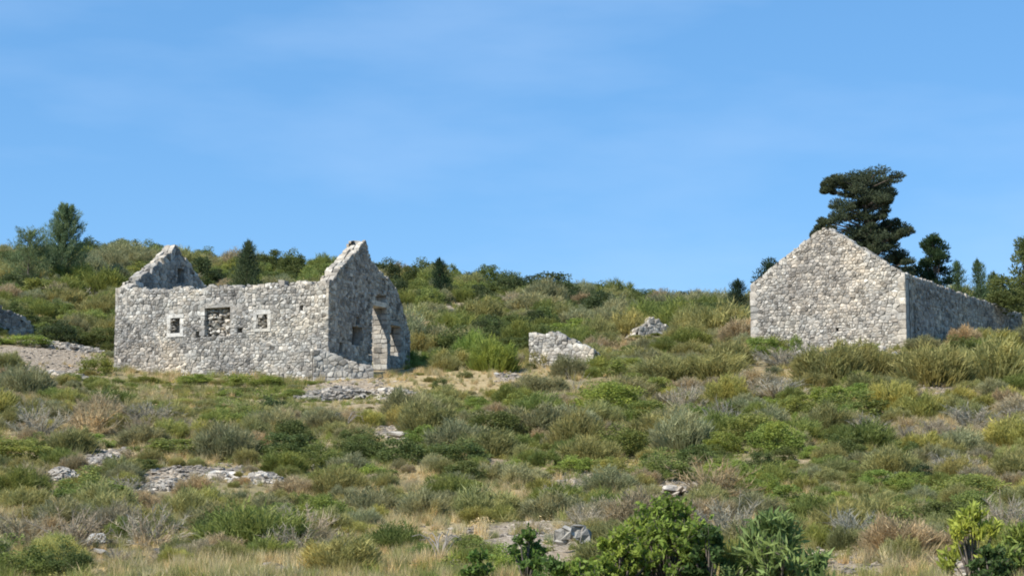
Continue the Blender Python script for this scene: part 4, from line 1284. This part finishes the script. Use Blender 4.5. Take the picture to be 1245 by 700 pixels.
def lumpy_tree(name, px, row_top, row_base, wpx, Y, label, color, lumps=22, leaf=.14, n=120, shape='round', hidden_base=None):
    b = at(px, row_base, Y); b = Vector((b.x, b.y, gz(b.x, b.y) - .1))
    H = at(px, row_top, Y).z - b.z; W = wpx * Y / F
    cr, wd = MB(), MB()
    z = 0; P = np.array([0., 0, 0]); r = .035 * H * .7; pts = [P]
    for i in range(5): P = P + np.array([random.uniform(-.05, .05) * W, random.uniform(-.05, .05) * W, H * .19]); pts.append(P)
    for i in range(5): wd.add(*tube(pts[i], pts[i + 1], r * (1 - i * .19), r * (1 - (i + 1) * .19), 6), val=.5)
    for i in range(lumps):
        t = (i + random.random()) / lumps * .85 + .12
        if i == 0: t = .95
        lw = {'cone': .7, 'spire': .6}.get(shape, 1)
        prof = {'round': math.sin(math.pi * min(1, (t * .82 + .12))) ** .7, 'cone': (1.04 - t) ** .75, 'spire': (1.06 - t) ** .7, 'dense': 1 - (t - .4) ** 2 * 1.8}[shape]
        a = random.random() * 6.28; rad = W * .5 * prof * random.uniform(.35, .95)
        c = np.array([math.cos(a) * rad, math.sin(a) * rad, H * t]) + pts[min(5, int(t * 5))] * np.array([1, 1, 0])
        s = lw * W * random.uniform(.17, .27) * (1 if shape in ('round', 'dense') else max(.45, prof))
        pad(cr, c, (s, s, s * .8), int(n * 1.8), leaf * 1.15, up=.8 if shape in ('cone', 'spire') else .4)
        q = pts[min(5, max(0, int(t * 5) - 1))]; wd.add(*tube(q, c, r * .25, r * .08, 4), val=.5)
    return tree_object(name, b, label, 'tree', cr, wd, color)
def feather_tree(name, px, row_top, row_base, wpx, Y, label, color, nb=70, m=70, spread=1.0, lift=.55, needle=.17, full=.75, tips=1):
    """young conifer: a leading trunk with upswept branches, each a plume of fine needles"""
    b = at(px, row_base, Y); b = Vector((b.x, b.y, gz(b.x, b.y) - .1))
    H = at(px, row_top, Y).z - b.z; W = wpx * Y / F; cr, wd = MB(), MB()
    lean = RNG.normal(0, .03, 2) * H
    def tr(t): return np.array([lean[0] * t * t, lean[1] * t * t, H * t])
    for i in range(6): wd.add(*tube(tr(i / 6), tr((i + 1) / 6), .035 * H * (1 - i / 6.5) * .6, .035 * H * (1 - (i + 1) / 6.5) * .6, 6), val=.5)
    for k in range(nb):
        t = .08 + .9 * (k + RNG.random()) / nb; a = k * 2.4 + RNG.normal(0, .4)
        r = W * .5 * max(.04, (1.02 - t)) ** full * RNG.uniform(.6, 1.12); p0 = tr(t * .96)
        d = np.array([math.cos(a) * r, math.sin(a) * r, r * lift * RNG.uniform(.5, 1.3) + .03 * H]); p1 = p0 + d * np.array([.6, .6, .35]); p2 = p0 + d
        wd.add(*tube(p0, p1, .012, .008, 4), val=.5)
        u = RNG.random((m, 1)) ** .7; P = (1 - u) ** 2 * p0 + 2 * u * (1 - u) * p1 + u ** 2 * p2 + unit(m) * (.05 + .07 * r) * spread
        D = d / (np.linalg.norm(d) + 1e-6) * .7 + unit(m) * .7 + np.array([0, 0, .35]); D /= np.linalg.norm(D, axis=1)[:, None]
        tone = RNG.random() * .45
        cr.add(*blades(P, P + D * needle * RNG.uniform(.6, 1.3, (m, 1)), .032), val=np.repeat(np.clip(tone + RNG.random(m) * .55, 0, 1), 3))
    m = 160; P = tr(.97) + RNG.normal(0, .03, (m, 3)) * np.array([1, 1, 3.0]); D = unit(m) * .5 + [0, 0, 1]
    cr.add(*blades(P, P + D * needle, .03))
    return tree_object(name, b, label, 'tree', cr, wd, color)
feather_tree('pine_tree', 75, 250, 332, 70, 112, 'feathery blue-green young pine, tallest on the left skyline', (.17, .23, .115), nb=170, m=120, lift=.8, full=.55, needle=.2)
feather_tree('pine_tree', 34, 283, 340, 66, 110, 'lower rounded pine left of the tall skyline pine', (.17, .22, .1), nb=90, m=80, lift=.8, full=.4)
feather_tree('juniper_tree', 299, 294, 362, 60, 104, 'dark narrow juniper rising behind the middle of the left ruin', (.09, .12, .055), nb=90, m=110, lift=.6, full=.75, spread=2.2)
lumpy_tree('evergreen_tree', 1140, 286, 398, 40, 94, 'dark compact evergreen above the shaded side wall', (.05, .085, .035), 70, .15, 90, 'dense')
lumpy_tree('pine_tree', 1252, 292, 400, 56, 92, 'olive-green pine crown cut by the right edge', (.14, .17, .055), 60, .16, 100, 'dense')
feather_tree('pine_sapling', 1168, 320, 400, 34, 100, 'thin sapling just right of the dark compact evergreen', (.10, .15, .06), nb=50, m=70, lift=.6, full=.5, spread=2.2)
feather_tree('pine_sapling', 1192, 318, 400, 30, 100, 'slender sapling standing free between the evergreen and the right-edge pine', (.10, .15, .07), nb=50, m=70, lift=.6, full=.5, spread=2.2)
feather_tree('pine_sapling', 1208, 334, 400, 34, 102, 'short bushy sapling left of the right-edge pine', (.12, .16, .06), nb=50, m=70, lift=.6, full=.4, spread=2.4)
feather_tree('juniper_tree', 536, 317, 352, 30, 120, 'tiny pointed juniper on the skyline right of the broken gable', (.035, .065, .03), nb=50, m=80, lift=.6, full=.5, spread=2.2)
feather_tree('juniper_tree', 897, 343, 385, 34, 112, 'small dark juniper on the skyline left of the right house', (.035, .06, .03), nb=50, m=80, lift=.6, full=.5, spread=2.2)
lumpy_tree('evergreen_tree', 938, 318, 395, 44, 104, 'dark rounded evergreen half hidden by the left slope of the right gable', (.04, .065, .028), 22, .15, 90, 'round')
lumpy_tree('evergreen_tree', 1112, 322, 392, 30, 92, 'small dark evergreen in the notch between gable and side wall', (.035, .06, .026), 16, .14, 90, 'dense')

# ------------------------------------------------------------------ foreground bushes with parts
def big_leaf_bush(px, row_top, wpx, Y, label, color, leaf=(.078, .038), nclump=26, per=46, name='foreground_bush', upright=.6, row_bottom=760, dens=1.0):
    x = at(px, 700, Y).x; z0 = gz(x, Y); H = (at(px, row_top, Y).z - z0) * .9; W = wpx * Y / F
    o = empty(name, (x, Y, z0)); tag(o, label, 'bush')
    cr, wd = MB(), MB()
    for i in range(nclump):
        a = random.random() * 6.28; rad = W * .5 * random.random() ** .55 * .92
        t = math.sqrt(max(0, 1 - (rad / (W * .5)) ** 2)); zt = H * t * random.uniform(.12, 1.0) ** .6
        if i < 3: rad *= .25; zt = H * random.uniform(.9, 1.0)
        c = np.array([math.cos(a) * rad, math.sin(a) * rad, zt]); s = random.uniform(.09, .17) * max(.7, min(1.4, W))
        root = np.array([c[0] * .15, c[1] * .15, 0]); mid = np.array([c[0] * .55, c[1] * .55, zt * .55])
        wd.add(*tube(root, mid, .018, .012, 5), val=.5); wd.add(*tube(mid, c, .012, .005, 5), val=.5)
        m = int(per * dens)
        # leaves sit along short shoots that fan out of the clump
        ns = 7
        for q in range(ns):
            d = unit(1)[0]; d[2] = abs(d[2]) * .8 + upright * .6; d /= np.linalg.norm(d); e = c + d * s * 1.3
            tt = RNG.random((m // ns, 1)); P = c + (e - c) * tt + unit(m // ns) * leaf[0] * .35
            D = d[None] * upright + unit(m // ns) * .75
            cr.add(*leaves(P, D, leaf[0] * RNG.uniform(.7, 1.25, m // ns), leaf[1] * RNG.uniform(.8, 1.2, m // ns)), val=np.repeat(np.clip(RNG.random() * .4 + RNG.random(m // ns) * .6, 0, 1), 4))
            wd.add(*tube(c, e, .005, .002, 3), val=.5)
    f = link('foliage', cr.mesh('foliage', M_LEAF), o); f.color = (*color, 1)
    link('stem', wd.mesh('stem', M_BARK), o)
    return o
GL = (.215, .285, .05)
big_leaf_bush(812, 606, 140, 21.5, 'largest glossy green foreground bush, bottom centre right', GL, nclump=84, per=77)
big_leaf_bush(862, 640, 70, 21.0, 'dark glossy bush at the right flank of the largest foreground bush', (.08, .13, .035), nclump=26, per=63)
big_leaf_bush(752, 645, 90, 21.0, 'green bush at the left flank of the largest foreground bush', GL, nclump=34, per=63)
big_leaf_bush(706, 686, 80, 20.5, 'low green foreground bush under the jagged rock', GL, nclump=30, per=56)
big_leaf_bush(640, 648, 48, 21.5, 'small upright green bush standing on the brown scree', (.12, .19, .04), nclump=20, per=56)
big_leaf_bush(582, 674, 30, 21.5, 'smallest upright green sprig left on the brown scree', (.14, .22, .045), nclump=9, per=56)
big_leaf_bush(672, 682, 40, 20.5, 'low sprig between the small upright bush and the jagged rock', (.12, .19, .045), nclump=10, per=56)
big_leaf_bush(945, 630, 120, 21.0, 'long-leaved grey-green bush at the bottom, right of centre', (.21, .28, .09), leaf=(.19, .034), nclump=34, per=56, upright=1.0, name='long_leaved_bush')
big_leaf_bush(1184, 612, 76, 21.5, 'yellow-green long-leaved bush near the lower right corner', (.32, .37, .07), leaf=(.13, .034), nclump=24, per=56, upright=1.1, name='long_leaved_bush')
big_leaf_bush(1238, 640, 80, 21.0, 'yellow-green bush filling the lower right corner', (.2, .26, .06), leaf=(.12, .032), nclump=28, per=56, upright=1.0, name='long_leaved_bush')
big_leaf_bush(1205, 670, 60, 20.5, 'dark green undergrowth below the yellow-green bushes', (.08, .125, .035), nclump=20, per=56)

def grass_clump(px, row_top, wpx, Y, label, color, n=500):
    x = at(px, 700, Y).x; z0 = gz(x, Y); H = at(px, row_top, Y).z - z0; W = wpx * Y / F
    mb = MB(); base = np.stack([RNG.normal(0, W * .22, n), RNG.normal(0, W * .22, n), RNG.uniform(0, H * .5, n)], 1)
    tip = base + np.stack([RNG.normal(0, W * .2, n), RNG.normal(0, W * .2, n), RNG.uniform(.2, .5, n) * H], 1)
    mb.add(*blades(base, tip, .014)); o = link('grass_clump', mb.mesh('grass_clump', M_LEAF), None, (x, Y, z0)); o.color = (*color, 1)
    tag(o, label, 'grass')
grass_clump(889, 636, 26, 21.3, 'upright yellow-green grass clump beside the long-leaved bush', (.38, .37, .1))

# dead pale branches
def dead_branch(px, row, hpx, label, arch=.3, n=7):
    c = on_ground(px, row, 22, 130); k = c.y / F; H = hpx * k; mb = MB()
    for i in range(n):
        a = random.random() * 6.28; d = np.array([math.cos(a) * random.uniform(.15, .8), math.sin(a) * .5, 1]); p = np.array([0., 0, 0]); r = .022
        for s in range(5):
            q = p + d / np.linalg.norm(d) * H * random.uniform(.2, .28); mb.add(*tube(p, q, r, r * .75, 4), val=.5)
            if s > 1:
                e = q + np.array([random.uniform(-1, 1), random.uniform(-1, 1), random.uniform(-.1, .8)]) * H * .16; mb.add(*tube(q, e, r * .5, r * .2, 3), val=.5)
            p = q; r *= .75; d = d + np.array([random.uniform(-.25, .25), 0, -arch * s * .4])
    o = link('dead_branch', mb.mesh('dead_branch', M_LEAF), None, c); o.color = (.42, .38, .33, 1); tag(o, label, 'dead branch')
dead_branch(42, 512, 26, 'whitish dead branches above the low green bush at the left edge', 0)
dead_branch(700, 478, 26, 'forked white dead twig below the hut remnant', 0, 5)
dead_branch(420, 520, 30, 'arching pale dead branches on the slope below the left ruin', .9, 9)
dead_branch(225, 545, 14, 'short bent pale branches over the green bush at left', 1.2, 6)
dead_branch(785, 436, 14, 'thin pale dead twig below the triangular wall remnant', 0, 4)
dead_branch(535, 682, 40, 'bundle of grey dead stems at the bottom left of centre', .5, 10)
